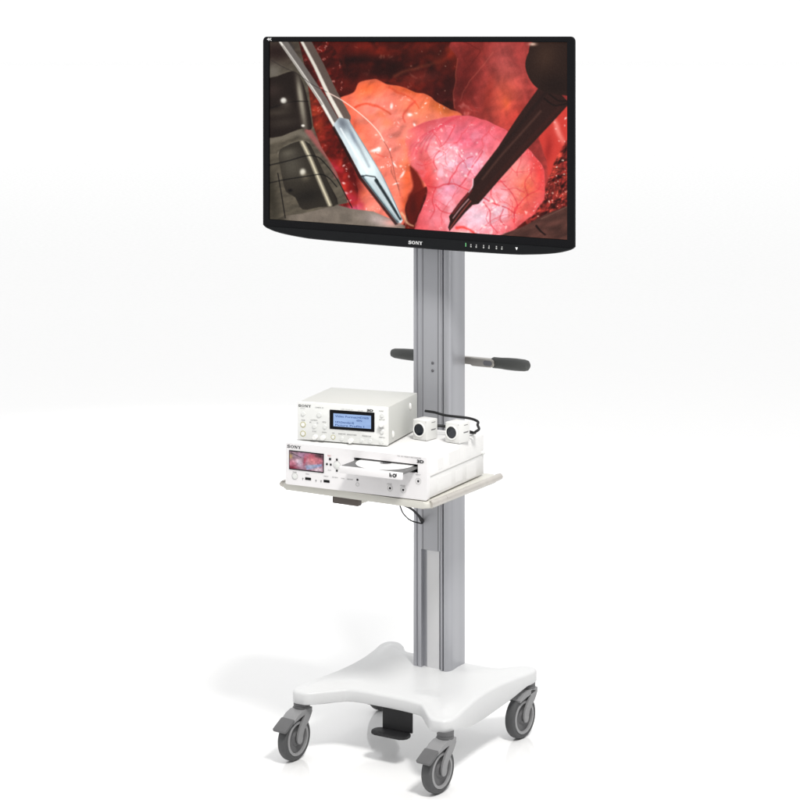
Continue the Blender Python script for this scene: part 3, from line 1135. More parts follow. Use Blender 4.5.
    for pts, w_ in (([(421, 186), (432, 187), (444, 184), (456, 187), (470, 192)], 1.4), ([(444, 184), (452, 172), (458, 164), (470, 158)], 1.2),
                    ([(456, 187), (466, 176), (472, 164), (480, 152)], 1.1), ([(432, 187), (428, 200), (432, 210), (428, 220)], 1.0),
                    ([(432, 205), (440, 212), (452, 213), (462, 206)], .9), ([(470, 196), (480, 198), (492, 204), (504, 209), (513, 214)], 1.6),
                    ([(513, 224), (513, 212), (520, 202), (527, 196)], 1.8), ([(513, 214), (516, 206), (509, 192), (498, 180)], 1.1),
                    ([(492, 204), (488, 194), (494, 184), (504, 182)], 1.0), ([(527, 196), (536, 192), (542, 186)], 1.0),
                    ([(527, 196), (524, 184), (530, 174)], .9), ([(480, 202), (487, 212), (489, 224), (496, 234)], 1.2),
                    ([(500, 210), (498, 220), (503, 228)], .9), ([(436, 150), (430, 160), (434, 170)], .9), ([(452, 126), (446, 138), (436, 146)], .8)):
        p.mix(pk * p.mask_stroke(pts, w_, w_ * .6, 1.4), vc, .75)
    for s0, a0, ln in (((430, 130), 1.0, 40), ((415, 165), .2, 40), ((485, 212), .8, 36), ((508, 200), 1.2, 36), ((516, 176), -2.2, 36), ((470, 122), 2.0, 50), ((490, 128), 2.3, 46), ((452, 150), 1.2, 40), ((505, 165), .4, 46), ((500, 190), .2, 40), ((478, 232), -.6, 44),
                       ((440, 225), -1.2, 44), ((530, 170), 1.7, 36), ((470, 186), -.8, 36), ((520, 208), 2.8, 30)):
        p.veins(pk, s0, a0, ln, 1.0, (208, 62, 76), 2, .5)
    p.mix(pk * p.mask_stroke([(455, 228), (463, 229), (474, 236), (480, 240)], 3.0, 1.6, 2), (216, 50, 44), .8)
    p.mix(pk * p.blob(462, 236, 9, 2.6, 20), (255, 232, 232), .8)
    p.specks(pk, 40, (430, 140, 480, 180), (250, 236, 255), (.5, 1.4), .7)
    p.specks(pk, 26, (470, 200, 500, 236), (250, 240, 255), (.5, 1.5), .7)
    inn = p.mask_poly([(415, 140), (430, 130), (455, 126), (490, 132), (524, 160), (534, 184), (524, 208), (490, 240), (440, 246), (424, 220), (432, 190), (424, 165)], 26, 4)
    p.mix(pk * (1 - inn), (200, 58, 70), .5)
    p.wet(pk, 20, 48, .05, .6, .36, (250, 240, 255))
    p.wet(pk, 6, 49, .03, .5, .34, (250, 236, 252))
    p.I *= (1 - pk[..., None] * np.array([-.015, -.01, .075]))
    # cleft between the organs
    cl = p.mask_poly([(407, 168), (413, 172), (420, 186), (420, 202), (413, 220), (406, 222), (403, 212), (405, 198), (409, 186)], 4, 4)
    p.mix(cl, (96, 18, 10), .92)
    p.mix(p.blob(410, 208, 5, 14), (62, 12, 8), .8)
    p.mix(p.mask_stroke([(398, 214), (404, 222), (410, 225)], 2.5, 1.5, 2), (236, 190, 150), .7)
    # bloody beads left of the forceps
    for _ in range(70):
        t = p.rng.random()
        x = 331 + 22 * t + p.rng.normal(0, 4)
        y = 160 + 48 * t + p.rng.normal(0, 3)
        p.mix(p.blob(x, y, 3.2, 3.0), [(176, 34, 30), (206, 58, 44), (120, 14, 14), (196, 48, 70)][p.rng.integers(4)], .7)
    p.specks(ones, 16, (332, 162, 352, 202), (255, 225, 220), (.5, 1.2), .9)
    p.mix(p.blob(352, 178, 7, 20, -10), (82, 8, 8), .85)
    p.mix(p.blob(350, 208, 9, 4), (216, 88, 128), .8)
    p.X, p.Y = X, Y
    # brown drape lower right
    dr = p.mask_poly([(470, 246), (500, 236), (522, 228), (545, 216), (585, 202), (590, 260), (470, 256)], 1.6, 0)
    p.mix(dr, (78, 48, 42))
    dn = p.noise(5, 4, 14, sx=.3, sy=1.0, rot=R(-22))
    p.I *= (1 + dr * (dn - .5) * .7)[..., None]
    p.mix(dr * p.mask_stroke([(535, 228), (539, 233), (544, 237)], 2.2, 1.4, 1.0), (22, 10, 10), .9)
    p.mix(dr * p.mask_stroke([(540, 221), (560, 212), (568, 208)], .8, .8, 1), (128, 92, 80), .6)
    # grey cloth lower left
    gc = p.mask_poly([(255, 140), (275, 178), (283, 214), (300, 207), (332, 203), (348, 208), (370, 211), (388, 219), (402, 226), (400, 240), (255, 240)], 1.6, 0)
    p.mix(gc, (112, 102, 92))
    p.mix(gc * p.blob(378, 220, 16, 6, 15), (190, 172, 168), .8)
    p.mix(gc * p.blob(390, 222, 9, 4), (226, 150, 140), .7)
    p.mix(gc * p.blob(276, 214, 9, 24), (46, 42, 34), .9)
    p.I *= (1 + gc * (p.noise(6, 4, 15) - .5) * .30)[..., None]
    # retractor blades
    frame_ = p.mask_poly([(255, 40), (297, 40), (305, 75), (311, 125), (318, 145), (334, 172), (345, 202), (300, 212), (283, 214), (255, 225)], 1.4, 0)
    p.mix(frame_, (82, 75, 64))
    p.wet(frame_, 10, 51, .18, .0, sx=.6)
    p.mix(frame_ * p.blob(276, 52, 20, 12), (34, 20, 18), .95)
    p.mix(frame_ * p.blob(272, 72, 8, 9, 20), (112, 106, 98), .7)
    p.mix(frame_ * p.mask_stroke([(266, 140), (282, 136), (296, 132), (306, 136)], 7, 5, 3), (110, 102, 90), .8)
    p.mix(frame_ * p.mask_stroke([(306, 130), (316, 144), (328, 160), (334, 176)], 6, 4, 3), (156, 84, 82), .85)
    p.mix(frame_ * p.blob(270, 195, 6, 30, -6), (44, 40, 32), .9)
    b1 = p.mask_poly([(262, 84), (276, 76), (292, 71), (299, 78), (304, 92), (309, 118), (309, 129), (300, 128), (288, 132), (276, 136), (262, 132)], 1.2, 3)
    p.mix(b1, (30, 22, 19))
    p.mix(b1 * p.blob(300, 105, 3, 30, -8), (150, 143, 128), .85)
    p.mix(b1 * p.blob(272, 90, 9, 7, -10), (54, 42, 38), .7)
    p.mix(b1 * p.blob(282, 122, 16, 5, -6), (58, 50, 44), .7)
    p.mix(b1 * p.blob(298, 92, 2, 10, -8), (170, 164, 146), .5)
    p.mix(b1 * p.blob(276, 112, 14, 4, -4), (66, 58, 50), .7)
    p.mix(p.mask_stroke([(262, 110), (280, 104), (292, 101), (306, 101)], 1.0, .8, 1), (12, 8, 8), .8)
    p.mix(p.blob(282, 100, 3.0, 2.8, 0, 2), (250, 248, 240), .95)
    p.mix(p.blob(284, 103, 5.5, 5.5), (120, 112, 100), .35)
    p.mix(p.blob(301, 125, 1.8, 1.3, 0, 2), (245, 240, 230), .9)
    b2 = p.mask_poly([(277, 152), (284, 145), (298, 140), (306, 142), (312, 152), (326, 182), (335, 203), (316, 206), (300, 208), (293, 196), (284, 190), (280, 175)], 1.2, 3)
    p.mix(p.mask_stroke([(277, 152), (284, 145.5), (298, 140.5), (306, 142)], 1.6, 1.6, 1.6), (150, 142, 126), .7)
    p.mix(b2, (44, 39, 33))
    p.mix(b2 * p.blob(290, 165, 12, 14, -20), (78, 73, 64), .85)
    p.mix(b2 * p.blob(305, 195, 16, 7, -10), (26, 23, 20), .8)
    p.mix(b2 * p.blob(286, 152, 8, 4, -14), (104, 98, 86), .6)
    p.mix(b2 * p.mask_stroke([(300, 141), (308, 158), (317, 180), (327, 204)], 3.2, 3.2, 3), (222, 212, 184), .92)
    p.mix(b2 * p.mask_stroke([(308, 142), (318, 160), (328, 182), (335, 202)], 3, 3, 3), (30, 25, 22), .8)
    p.mix(p.blob(300.5, 171, 3.0, 3.4, 0, 1.6), (236, 230, 214), .9)
    p.mix(p.blob(303, 176, 4, 4), (110, 100, 84), .6)
    p.mix(p.blob(288, 189, 2.2, 1.6), (8, 6, 6), .9)
    for pts in ([(265, 164.5), (285, 160), (304, 155), (313, 155.5), (320, 160), (334, 178), (349, 207)], [(265, 182), (285, 178), (306, 175), (318, 173.5), (326, 177), (334, 186)],
                [(276, 172), (279, 190), (283, 216)]):
        p.mix(p.mask_stroke(pts, .9, .9, .9), (10, 8, 8), .92)
    # forceps: two arms running into one broad blade with fine jaws
    def arm(pts, w_, hi, lo_):
        p.mix(p.mask_stroke([(a + w_ * .55, b_ - w_ * .1) for a, b_ in pts], w_ * 1.6, w_ * 1.8, 1.0, 0), lo_, .97)
        p.mix(p.mask_stroke(pts, w_ * .40, w_ * .62, 1.3, 0), hi, .96)
    arm([(284.5, 42), (289, 49)], 3.0, (230, 226, 216), (60, 54, 50))
    arm([(279, 42), (297, 68), (318, 100), (338, 136)], 4.8, (232, 228, 220), (104, 98, 94))
    arm([(300.5, 42), (313, 66), (326, 94), (339, 118)], 6.4, (226, 220, 208), (92, 80, 74))
    p.mix(p.mask_stroke([(281.5, 46), (300, 73), (320, 104)], .9, .9, 1), (120, 112, 106), .8)
    p.mix(p.mask_stroke([(308, 44), (320, 66), (334, 94), (347, 121)], 1.8, 1.8, 1.4), (92, 78, 70), .8)
    bl = p.mask_poly([(331, 124), (337, 117), (346, 119), (353, 131), (366, 152), (381, 178), (392, 202), (399.5, 220), (398, 223), (394, 223), (384, 210),
                      (372, 194), (359, 177), (346, 152)], 1.0, 0)
    p.mix(p.mask_poly([(330, 127), (338, 120), (362, 176), (395, 224), (392, 225), (356, 178)], 1.5, 0), (22, 10, 12), .8)
    p.mix(bl, (196, 208, 212))
    p.mix(bl * p.blob(352, 148, 7, 22, -27), (222, 236, 240), .8)
    p.mix(bl * p.blob(366, 166, 8, 12, -27), (226, 242, 244), .8)
    p.mix(bl * p.blob(340, 123, 6, 9, -27), (96, 102, 112), .85)
    p.mix(bl * p.mask_stroke([(344, 124), (356, 146), (366, 166)], 1.6, 2.6, 2.4), (120, 128, 136), .55)
    p.mix(bl * p.mask_stroke([(338, 128), (352, 152), (364, 172)], 1.2, 1.6, 1.4), (246, 250, 250), .7)
    p.mix(bl * p.blob(350, 136, 2.0, 9, -24), (120, 132, 152), .6)
    p.mix(bl * p.mask_stroke([(348, 122), (366, 152), (381, 178), (399, 219)], 1.4, 1.2, 1.4), (58, 72, 80), .75)
    p.mix(bl * p.mask_stroke([(359, 177), (372, 194), (394, 222)], 4.5, 3, 2), (50, 60, 66), .85)
    p.mix(bl * p.mask_stroke([(362, 177), (376, 196), (393, 219)], 1.2, 1, 1.2), (178, 202, 206), .8)
    p.mix(bl * p.mask_stroke([(373, 180), (382, 194), (397, 219)], 3.2, 2.4, 1.4), (22, 30, 34), .92)
    p.mix(bl * p.mask_stroke([(379, 181), (388, 198), (397, 217)], 1.0, .8, 1), (206, 226, 230), .75)
    p.mix(p.mask_stroke([(358, 176), (363, 175), (372, 176.5), (375, 181)], 1.1, 1.1, .9, 0), (20, 26, 30), .9)
    p.I *= (1 + bl * (p.noise(5, 3, 21, sx=.3, sy=1, rot=R(60)) - .5) * .22)[..., None]
    # suture thread
    p.mix(p.mask_stroke([(270, 60), (280, 66), (296, 74), (310, 84), (325, 92)], .6, .6, .8), (40, 34, 34), .7)
    p.mix(p.mask_stroke([(325, 92), (338, 99), (352, 109), (366, 121), (376, 132), (381, 141)], .9, 1.1, .9), (244, 214, 200), .92)
    p.mix(p.mask_stroke([(381, 141), (386, 150), (389, 160), (392, 176), (396, 190)], .6, .5, .9), (110, 60, 56), .7)
    # dark instrument from the right
    sh = p.mask_poly([(541, 84), (562, 96), (570, 104), (556, 119), (527, 149), (500, 178), (476, 205), (470, 206), (462, 214), (446.5, 232), (445, 228), (447, 222), (446, 217), (458, 201),
                      (470, 188), (471, 180), (496, 148), (516, 118)], 1.0, 0)
    p.mix(sh, (44, 24, 21))
    p.mix(sh * p.mask_stroke([(546, 92), (520, 124), (498, 152), (474, 184)], 3.5, 2.5, 3), (34, 20, 18), .9)
    p.mix(sh * p.mask_stroke([(540, 112), (520, 134), (498, 158), (480, 180)], 1.6, 1.2, 2.4), (84, 56, 48), .8)
    p.mix(sh * p.mask_stroke([(560, 108), (530, 140), (500, 172), (476, 200)], 4, 3, 3), (56, 26, 22), .7)
    p.mix(p.mask_stroke([(468.5, 191), (458, 204), (450, 214)], 2.8, 2.2, 1), (96, 32, 32), .9)
    p.mix(p.mask_stroke([(468, 202), (458, 214), (447, 229)], 1.4, 1.0, 1), (150, 66, 60), .75)
    p.mix(p.mask_stroke([(466, 200), (457, 210), (450, 219)], .9, .7, .9), (246, 190, 196), .75)
    p.mix(p.mask_stroke([(470.5, 180), (470, 187), (466, 193)], 1, .8, 1), (250, 220, 230), .8)
    for k_ in range(3):
        p.mix(sh * p.mask_stroke([(544 + k_ * 5, 99 - k_ * 4.5), (554 + k_ * 5, 106 - k_ * 4.5), (568, 104 - k_ * 3)], 1.6, 1.2, 1.4), (16, 9, 8), .75)
    hd_ = p.mask_poly([(536, 40), (590, 38), (590, 96), (566, 96), (552, 94), (541, 91), (532, 84), (526, 73), (524.5, 63), (528, 52)], 1.2, 3)
    p.mix(hd_, (40, 25, 20))
    p.mix(hd_ * p.blob(545, 56, 12, 16, 20), (62, 42, 32), .75)
    p.mix(hd_ * p.blob(556, 86, 16, 10), (28, 16, 14), .8)
    p.mix(p.blob(532, 44, 4, 1.6), (240, 200, 180), .85)
    p.I = p.I * (1 - .28 * (p.blob(400, 56, 75, 22) + p.blob(450, 92, 14, 16))[..., None])
    p.I = 124 + (p.I - 114) * 1.10
    # grain, and the fall of the picture towards its dark rim
    p.I += p.rng.normal(0, 2.4, X.shape)[..., None]
    return nxv, nzv, np.clip(p.I, 0, 255)


nxv, nzv, pic = big_picture()
scr = screen_obj('screen', nxv, nzv, -SW / 2 + .0008, SW / 2 - .0008, ZB + .0008 + z0, ZT - .0008 + z0, .0028, pic, None, tv)
EXPO = 2 ** vs.exposure
scr.data.materials.clear()
scr.data.materials.append(emat('lit_screen', 'picture', strength=1.0 / EXPO))
bk = box(-SW / 2 - .002, SW / 2 + .002, .0034, .0046, ZB - .002 + z0, ZT + .002 + z0)
obj('screen_backing', bk, M['dark'], scr, smooth=False)

# ================================================================== RECORDER
RW, RD, RH = 0.318, 0.262, 0.085
RYAW = -R(27.6)
near = (0.0520, -0.3305)
cr, sr = math.cos(-RYAW), math.sin(-RYAW)
rx0, ry0 = near[0] - RW * cr, near[1] + RW * sr
rec = thing('video_recorder', 'wide white disc video recorder with a small picture screen, lowest on the shelf', 'recorder',
            (rx0, ry0, SZ + .0004), RYAW)
FT = 0.012
cs = bmesh.new()
rbox(cs, .0015, RW - .0015, FT - .0004, RD, .003, RH - .0005, .0022, 2)
case = obj('case', cs, M['reccase'], rec)
sm = bmesh.new()
rbox(sm, RW - .0017, RW - .0006, FT + .006, RD - .004, RH * .52, RH * .52 + .0016)
obj('side_seam', sm, M['inkl'], case, smooth=False)
for (a, b2_, c2, d2) in ((.05, .075, .60, .86), (.10, .15, .62, .90), (.17, .20, .60, .84), (.05, .11, .10, .42), (.13, .16, .12, .40), (.18, .225, .08, .44)):
    sm = rbox(bmesh.new(), RW - .0017, RW - .0010, a, b2_, RH * c2, RH * d2, .0003, 1)
    obj('side_panel', sm, M['reccase'], case)
for fx in (.03, RW - .03):
    for fy in (.03, RD - .03):
        ft = lathe(bmesh.new(), [(0, 0), (.010, 0), (.010, .0035), (0, .0035)], 16, Matrix.Translation((fx, fy, 0)))
        obj('rubber_foot', ft, M['rubber'], rec)
kb = lathe(bmesh.new(), [(0, 0), (.004, 0), (.004, .004), (.003, .005), (0, .005)], 16,
           Matrix.Translation((RW - .0016, RD - .008, RH * .56)) @ Matrix.Rotation(R(90), 4, 'Y'))
obj('side_knob', kb, M['button'], case)


def U(px):
    return (px - 290) / 137.0 * RW


def V(px, py):
    return RH - (py - (442.8 + (px - 290) * .0705)) / 43.4 * RH


# front panel with a real slot for the tray
slot = (U(357.5), U(418.5), V(388, 466.0), V(388, 457.4))
fp = bmesh.new()
for (a, b2_, c2, d2) in ((0, RW, .0015, slot[2]), (0, RW, slot[3], RH), (0, slot[0], slot[2], slot[3]), (slot[1], RW, slot[2], slot[3])):
    pass
pts_o = rrect(0, RW, .0015, RH, .003, 4)
lo = [fp.verts.new((x, 0, z)) for x, z in pts_o]
li = [fp.verts.new((x, 0, z)) for x, z in ((slot[0], slot[2]), (slot[1], slot[2]), (slot[1], slot[3]), (slot[0], slot[3]))]
ed = []
for L in (lo, li):
    for i in range(len(L)):
        ed.append(fp.edges.new((L[i], L[(i + 1) % len(L)])))
bmesh.ops.triangle_fill(fp, edges=ed, use_beauty=True)
for L in (lo, li):
    hi = [fp.verts.new((v.co.x, FT, v.co.z)) for v in L]
    for i in range(len(L)):
        j = (i + 1) % len(L)
        fp.faces.new((L[i], L[j], hi[j], hi[i]))
panel = obj('front_panel', fp, M['recpanel'], rec, angle=25)
obj('slot_shade_plate', box(slot[0] - .002, slot[1] + .002, FT - .0030, FT - .0010, slot[2] - .002, slot[3] + .002), M['dark'], rec, smooth=False)  # flat black plate standing in for the shade inside the slot

# tray and its lip
TP = 0.060
tz = slot[3] - .0052
tr = bmesh.new()
tx0, tx1 = slot[0] + .002, slot[1] - .002
rbox(tr, tx0, tx1, -TP, FT - .0035, tz - .004, tz, .0008, 1)
tray = obj('disc_tray', tr, M['tray'], rec)
lp = bmesh.new()
rbox(lp, tx0 + .002, tx1 + .001, -TP - .006, -TP + .0012, tz - .0125, tz + .0008, .0012, 2)
obj('tray_lip', lp, M['recpanel'], tray)
# disc-format mark on the lip
bd = bmesh.new()
mxx, mzz, my = tx1 - .018, tz - .0052, -TP - .0062
ring_bm(bd, mxx + .0035, mzz, .0018, .0038, my, .0003)
rbox(bd, mxx - .0072, mxx - .0050, my - .0003, my, mzz - .0035, mzz + .0042)
ring_bm(bd, mxx - .0036, mzz - .0012, .0012, .0024, my, .00035, 18)
rbox(bd, mxx + .0070, mxx + .0084, my - .0003, my, mzz - .0012, mzz + .0042)
obj('disc_format_mark', bd, M['ink'], tray, smooth=False)

# the disc, lying in the tray
dcx = (slot[0] + slot[1]) / 2 + .001
DY = -.0015
dm = bmesh.new()
lathe(dm, [(.0075, 0), (.0075, .0012), (.0585, .0012), (.0588, .0006), (.0585, 0), (.0075, 0)], 72)
wx, wy = rx0 + dcx * cr + (DY) * sr, ry0 - dcx * sr + (DY) * cr
# only a thin segment passes through the slot; the rest rests on the tray outside
disc = thing('optical_disc', 'shiny white optical disc lying in the open tray of the lower recorder', 'disc', (wx, wy, SZ + .0004 + tz + .0003), RYAW)
obj('disc_body', dm, M['disc'], disc)
hb = lathe(bmesh.new(), [(.0075, .0014), (.0115, .0014), (.0115, .0013), (.0075, .0013), (.0075, .0014)], 32)
obj('hub_ring', hb, M['greyplast'], disc)
hb = lathe(bmesh.new(), [(0, .0020), (.006, .0018), (.0068, .0004), (0, .0004)], 24)
obj('hub_clamp', hb, M['greydark'], tray).location = (dcx, DY, tz + .0002)

# small picture screen
sx0, sx1, sz0, sz1 = U(293.6), U(328.2), V(310, 471.2), V(310, 451.6)
fr = bmesh.new()
rbox(fr, sx0, sx1, -.0012, .0004, sz0, sz1, .0006, 1)
frm = obj('screen_frame', fr, M['bezel'], rec)


def small_picture():
    nx_, nz_ = 120, 66
    X, Y = np.meshgrid(np.linspace(0, 35, nx_), np.linspace(0, 20, nz_))
    p = Paint(X, Y, (150, 110, 128), 3)
    p.mix(p.blob(5, 4, 6, 5), (120, 108, 112), .8)
    p.mix(p.blob(1, 6, 2, 3), (176, 150, 60), .8)
    p.mix(p.blob(14, 3, 6, 3, -20), (178, 132, 168), .8)
    p.mix(p.blob(24, 4, 5, 4), (206, 50, 76), .9)
    p.mix(p.blob(31, 2.5, 6, 4), (22, 12, 14), .95)
    p.mix(p.blob(24, 9, 6, 6), (226, 130, 130), .9)
    p.mix(p.blob(31, 8, 4, 4), (222, 110, 120), .8)
    p.mix(p.blob(5, 14, 7, 4), (204, 90, 110), .9)
    p.mix(p.blob(8, 10, 5, 2, -20), (236, 188, 190), .8)
    p.mix(p.blob(11, 13, 5, 5), (196, 178, 196), .95)
    p.mix(p.blob(10, 11, 2, 2), (235, 225, 235), .8)
    p.mix(p.blob(16, 9, 1.5, 6, 10), (190, 40, 60), .7)
    p.mix(p.mask_poly([(17, 15), (34, 11), (34, 13.5), (24, 18), (18, 19.5)], 1.5), (120, 150, 196), .9)
    p.mix(np.ones(X.shape), (190, 160, 178), .22)
    p.mix(p.blob(23, 15, 6, 2, -12), (196, 206, 226), .7)
    p.mix(p.blob(30, 18, 6, 2.4, -10), (232, 214, 222), .8)
    p.mix(p.blob(2, 19, 6, 2), (120, 24, 40), .8)
    p.mix(p.mask_stroke([(2, 2), (12, 6)], 1, .6, 1), (60, 50, 56), .7)
    p.I *= (1 + (p.noise(2.2, 3, 4) - .5) * .5)[..., None]
    return nx_, nz_, np.clip(p.I, 0, 255)


a_, b_, sp = small_picture()
sc2 = screen_obj('screen', a_, b_, sx0 + .0018, sx1 - .0014, sz0 + .0024, sz1 - .0018, -.0015, sp, emat('lit_small_screen', 'picture', strength=1 / EXPO), rec)

YF = -.0001
# lettering and buttons
obj('logo', slab_word(bmesh.new(), U(298.6), V(298.6, 447.0), U(305.6) - U(291.6), .0056, YF - .0003), M['ink'], rec, smooth=False)
tb = bmesh.new()
text_bm(tb, '3D', U(421.0), V(420, 456.4), .0150, .0056, YF - .0003, .05)
obj('format_badge', tb, M['ink'], rec, smooth=False)
for s, px, py, w_ in (('HD 3D VIDEO RECORDER', 410.5, 452.6, .052), ('POWER', 299.3, 472.8, .009), ('MENU', 312, 474.2, .008), ('INPUT', 330.5, 475.6, .010), ('REVIEW', 339.3, 476.3, .013), ('DVD', 346.8, 477, .007), ('MEMORY', 354, 477.6, .014),
                      ('STOP', 391.8, 480.3, .010), ('RECORD', 404.5, 481.3, .011), ('EJECT', 419, 469.6, .011), ('PLAY', 334, 469.3, .008), ('PRINT', 341, 463.8, .007)):
    tb = text_bm(bmesh.new(), s, U(px), V(px, py), w_, .0022, YF - .0002)
    obj('lettering', tb, M['inkg'], rec, smooth=False)
obj('rec_lettering', text_bm(bmesh.new(), 'REC', U(333.8), V(333.8, 454.6), .008, .0024, YF - .0002), M['inkr'], rec, smooth=False)
for px, py in ((334.3, 457.9), (331.2, 463.2), (335.0, 463.5), (341, 458.2), (341, 469.4), (347, 464.4), (351, 464.8), (361, 477.6), (392.3, 484.4), (404.8, 485.5), (419, 476)):
    bb = bmesh.new()
    h_ = .0022 if py != 457.9 else .0026
    rbox(bb, U(px) - h_ * .9, U(px) + h_ * .9, YF - .0010, .0004, V(px, py) - h_ * .9, V(px, py) + h_ * .9, .0004, 1)
    obj('button', bb, M['ink'], rec)
for px, py, r_ in ((392.3, 484.4, .0062), (404.8, 485.5, .0062), (419, 476, .0062), (361, 482.3, .0040), (299.3, 477, .0072)):
    rg = ring_bm(bmesh.new(), U(px), V(px, py), r_ - .0010, r_, YF, .0004)
    obj('button_ring', rg, M['ringg'], rec)
dp = lathe(bmesh.new(), [(0, .0012), (.0052, .0012), (.0058, .0008), (.0058, 0)], 28, Matrix.Translation((U(341), 0, V(341, 463.8))) @ FACE)
obj('direction_pad', dp, M['button'], rec)
rg = ring_bm(bmesh.new(), U(341), V(341, 463.8), .0078, .0086, YF, .0004)
obj('pad_ring', rg, M['ringg'], rec)
pb = lathe(bmesh.new(), [(0, .0014), (.0046, .0014), (.0052, .0008), (.0052, 0)], 28, Matrix.Translation((U(299.3), 0, V(299.3, 477))) @ FACE)
obj('power_button', pb, M['button'], rec)
for px, py in ((312.6, 479.0), (330.9, 480.6)):
    ub = bmesh.new()
    rbox(ub, U(px) - .0068, U(px) + .0068, -.0008, .0002, V(px, py) - .0026, V(px, py) + .0026, .0004, 1)
    obj('usb_port', ub, M['dark'], rec)
for px, py in ((307.3, 479), (320.4, 480.3), (325.4, 480.6)):
    ub = ring_bm(bmesh.new(), U(px), V(px, py), .0008, .0015, YF, .0003, 12)
    rbox(ub, U(px) - .0003, U(px) + .0003, YF - .0003, YF, V(px, py) - .0034, V(px, py) - .0009)
    obj('port_mark', ub, M['inkg'], rec, smooth=False)

# ================================================================== CAMERA CONTROL UNIT (upper box)
BW, BD, BH = 0.195, 0.178, 0.0780
BYAW = -R(20)
bz = SZ + RH + .0004
bn = (-0.0240, -0.2290)
cbx, sbx = math.cos(-BYAW), math.sin(-BYAW)
bx0, by0 = bn[0] - BW * cbx, bn[1] + BW * sbx
ccu = thing('control_unit', 'smaller ivory control box with a blue text display, standing on the white recorder', 'control unit', (bx0, by0, bz), BYAW)
cs = bmesh.new()
rbox(cs, .001, BW - .001, .006, BD, .003, BH, .002, 2)
case2 = obj('case', cs, M['ivory'], ccu)
fp = prism(bmesh.new(), rrect(0, BW, .002, BH + .0004, .003, 4), 0, .0065, .0014, 2, Matrix.Translation((0, .0066, 0)) @ FACE)
obj('front_panel', fp, M['ivorypanel'], ccu)
for fx in (.02, BW - .02):
    for fy in (.02, BD - .02):
        ft = lathe(bmesh.new(), [(0, 0), (.008, 0), (.008, .0035), (0, .0035)], 16, Matrix.Translation((fx, fy, 0)))
        obj('rubber_foot', ft, M['rubber'], ccu)
for fy, fz in ((.132, .058), (.030, .020)):
    tb = bmesh.new()
    lathe(tb, [(0, .0032), (.003, .0030), (.0044, .0010), (.0044, -.0004)], 16, Matrix.Translation((BW - .001, fy, fz)) @ Matrix.Rotation(R(90), 4, 'Y') @ Matrix.Diagonal((1.6, .75, 1, 1)))
    obj('side_tab', tb, M['knob'], case2)


def u2(zx):
    return (zx - 163) / 556.0 * BW


def v2(zy):
    return BH - (zy - 130) / 258.0 * BH


dy = 0.0001
fr = prism(bmesh.new(), rrect(u2(364), u2(638), v2(296), v2(168), .0012, 3), 0, .0014, .0004, 1, Matrix.Translation((0, .0004, 0)) @ FACE)
dfr = obj('display_frame', fr, M['bezel'], ccu)


def lcd():
    nx_, nz_ = 60, 24
    X, Y = np.meshgrid(np.linspace(0, 1, nx_), np.linspace(0, 1, nz_))
    p = Paint(X, Y, (160, 188, 232), 2)
    p.I += ((X - .5) * -8)[..., None] + ((p.noise(.25, 3, 3) - .5) * 22)[..., None]
    return nx_, nz_, np.clip(p.I, 0, 255)


a_, b_, lp_ = lcd()
lx0, lx1, lz0, lz1 = u2(388), u2(618), v2(276), v2(190)
screen_obj('display', a_, b_, lx0, lx1, lz0, lz1, -.0013, lp_, emat('lit_lcd', 'picture', strength=1 / EXPO), ccu)
tb = bmesh.new()
lw = lx1 - lx0
lh = lz1 - lz0
for s, a, b2_, row in (('Video Format:HD/60i', .05, .94, .80), ('60Hz', .62, .77, .57), ('HD(Standard)', .05, .55, .35), ('Picture Profile:1', .05, .82, .12)):
    text_bm(tb, s, lx0 + lw * (a + b2_) / 2, lz0 + lh * row, lw * (b2_ - a), .0040, -.0016, .012)
obj('display_text', tb, M['inkb'], ccu, smooth=False)
obj('logo', slab_word(bmesh.new(), u2(209), v2(155), u2(249) - u2(169), .0046, dy - .0003), M['ink'], ccu, smooth=False)
tb = text_bm(bmesh.new(), '3D', u2(611), v2(156), .0135, .0042, dy - .0003, .05)
obj('format_badge', tb, M['ink'], ccu, smooth=False)
tb = bmesh.new()
for s, zx, zy, w_ in (('CAMERA CONTROL UNIT', 470, 161, .026), ('3D HD', 553, 161, .011), ('MEDICAL', 196, 171, .010)):
    tb = text_bm(bmesh.new(), s, u2(zx), v2(zy), w_, .0020, dy - .0002)
    obj('pale_lettering', tb, M['inkl'], ccu, smooth=False)
tb = bmesh.new()
for s, zx, zy, w_ in (('CAMERA 3D', 300, 160, .018), ('POWER', 200, 251, .008), ('CAMERA', 267, 246, .015), ('R', 246, 262, .004), ('L', 291, 262, .004), ('3D', 330, 254, .008), ('R G B', 268, 321, .008), ('GAIN', 330, 322, .010),
                      ('WB', 385, 322, .005), ('BARS/WB', 440, 324, .015), ('BRIGHTNESS', 500, 325, .020), ('FREEZE/CAP', 590, 327, .019), ('FUNC', 680, 155, .010), ('SETUP', 683, 211, .012),
                      ('ENTER', 683, 267, .010), ('MENU', 683, 328, .012)):
    tb = text_bm(bmesh.new(), s, u2(zx), v2(zy), w_, .0024, dy - .0002)
    obj('lettering', tb, M['inkg'], ccu, smooth=False)
for zx, zy, r_ in ((198, 281, .0060), (198, 341, .0060), (385, 350, .0048)):
    rg = lathe(bmesh.new(), [(0, .0012), (r_ * .66, .0012), (r_ * .72, .0004)], 24, Matrix.Translation((u2(zx), dy, v2(zy))) @ FACE)
    btn = obj('ring_button', rg, M['knob'], ccu)
    obj('yellow_ring', ring_bm(bmesh.new(), u2(zx), v2(zy), r_ * .78, r_, dy, .0005), M['ringy'], btn)
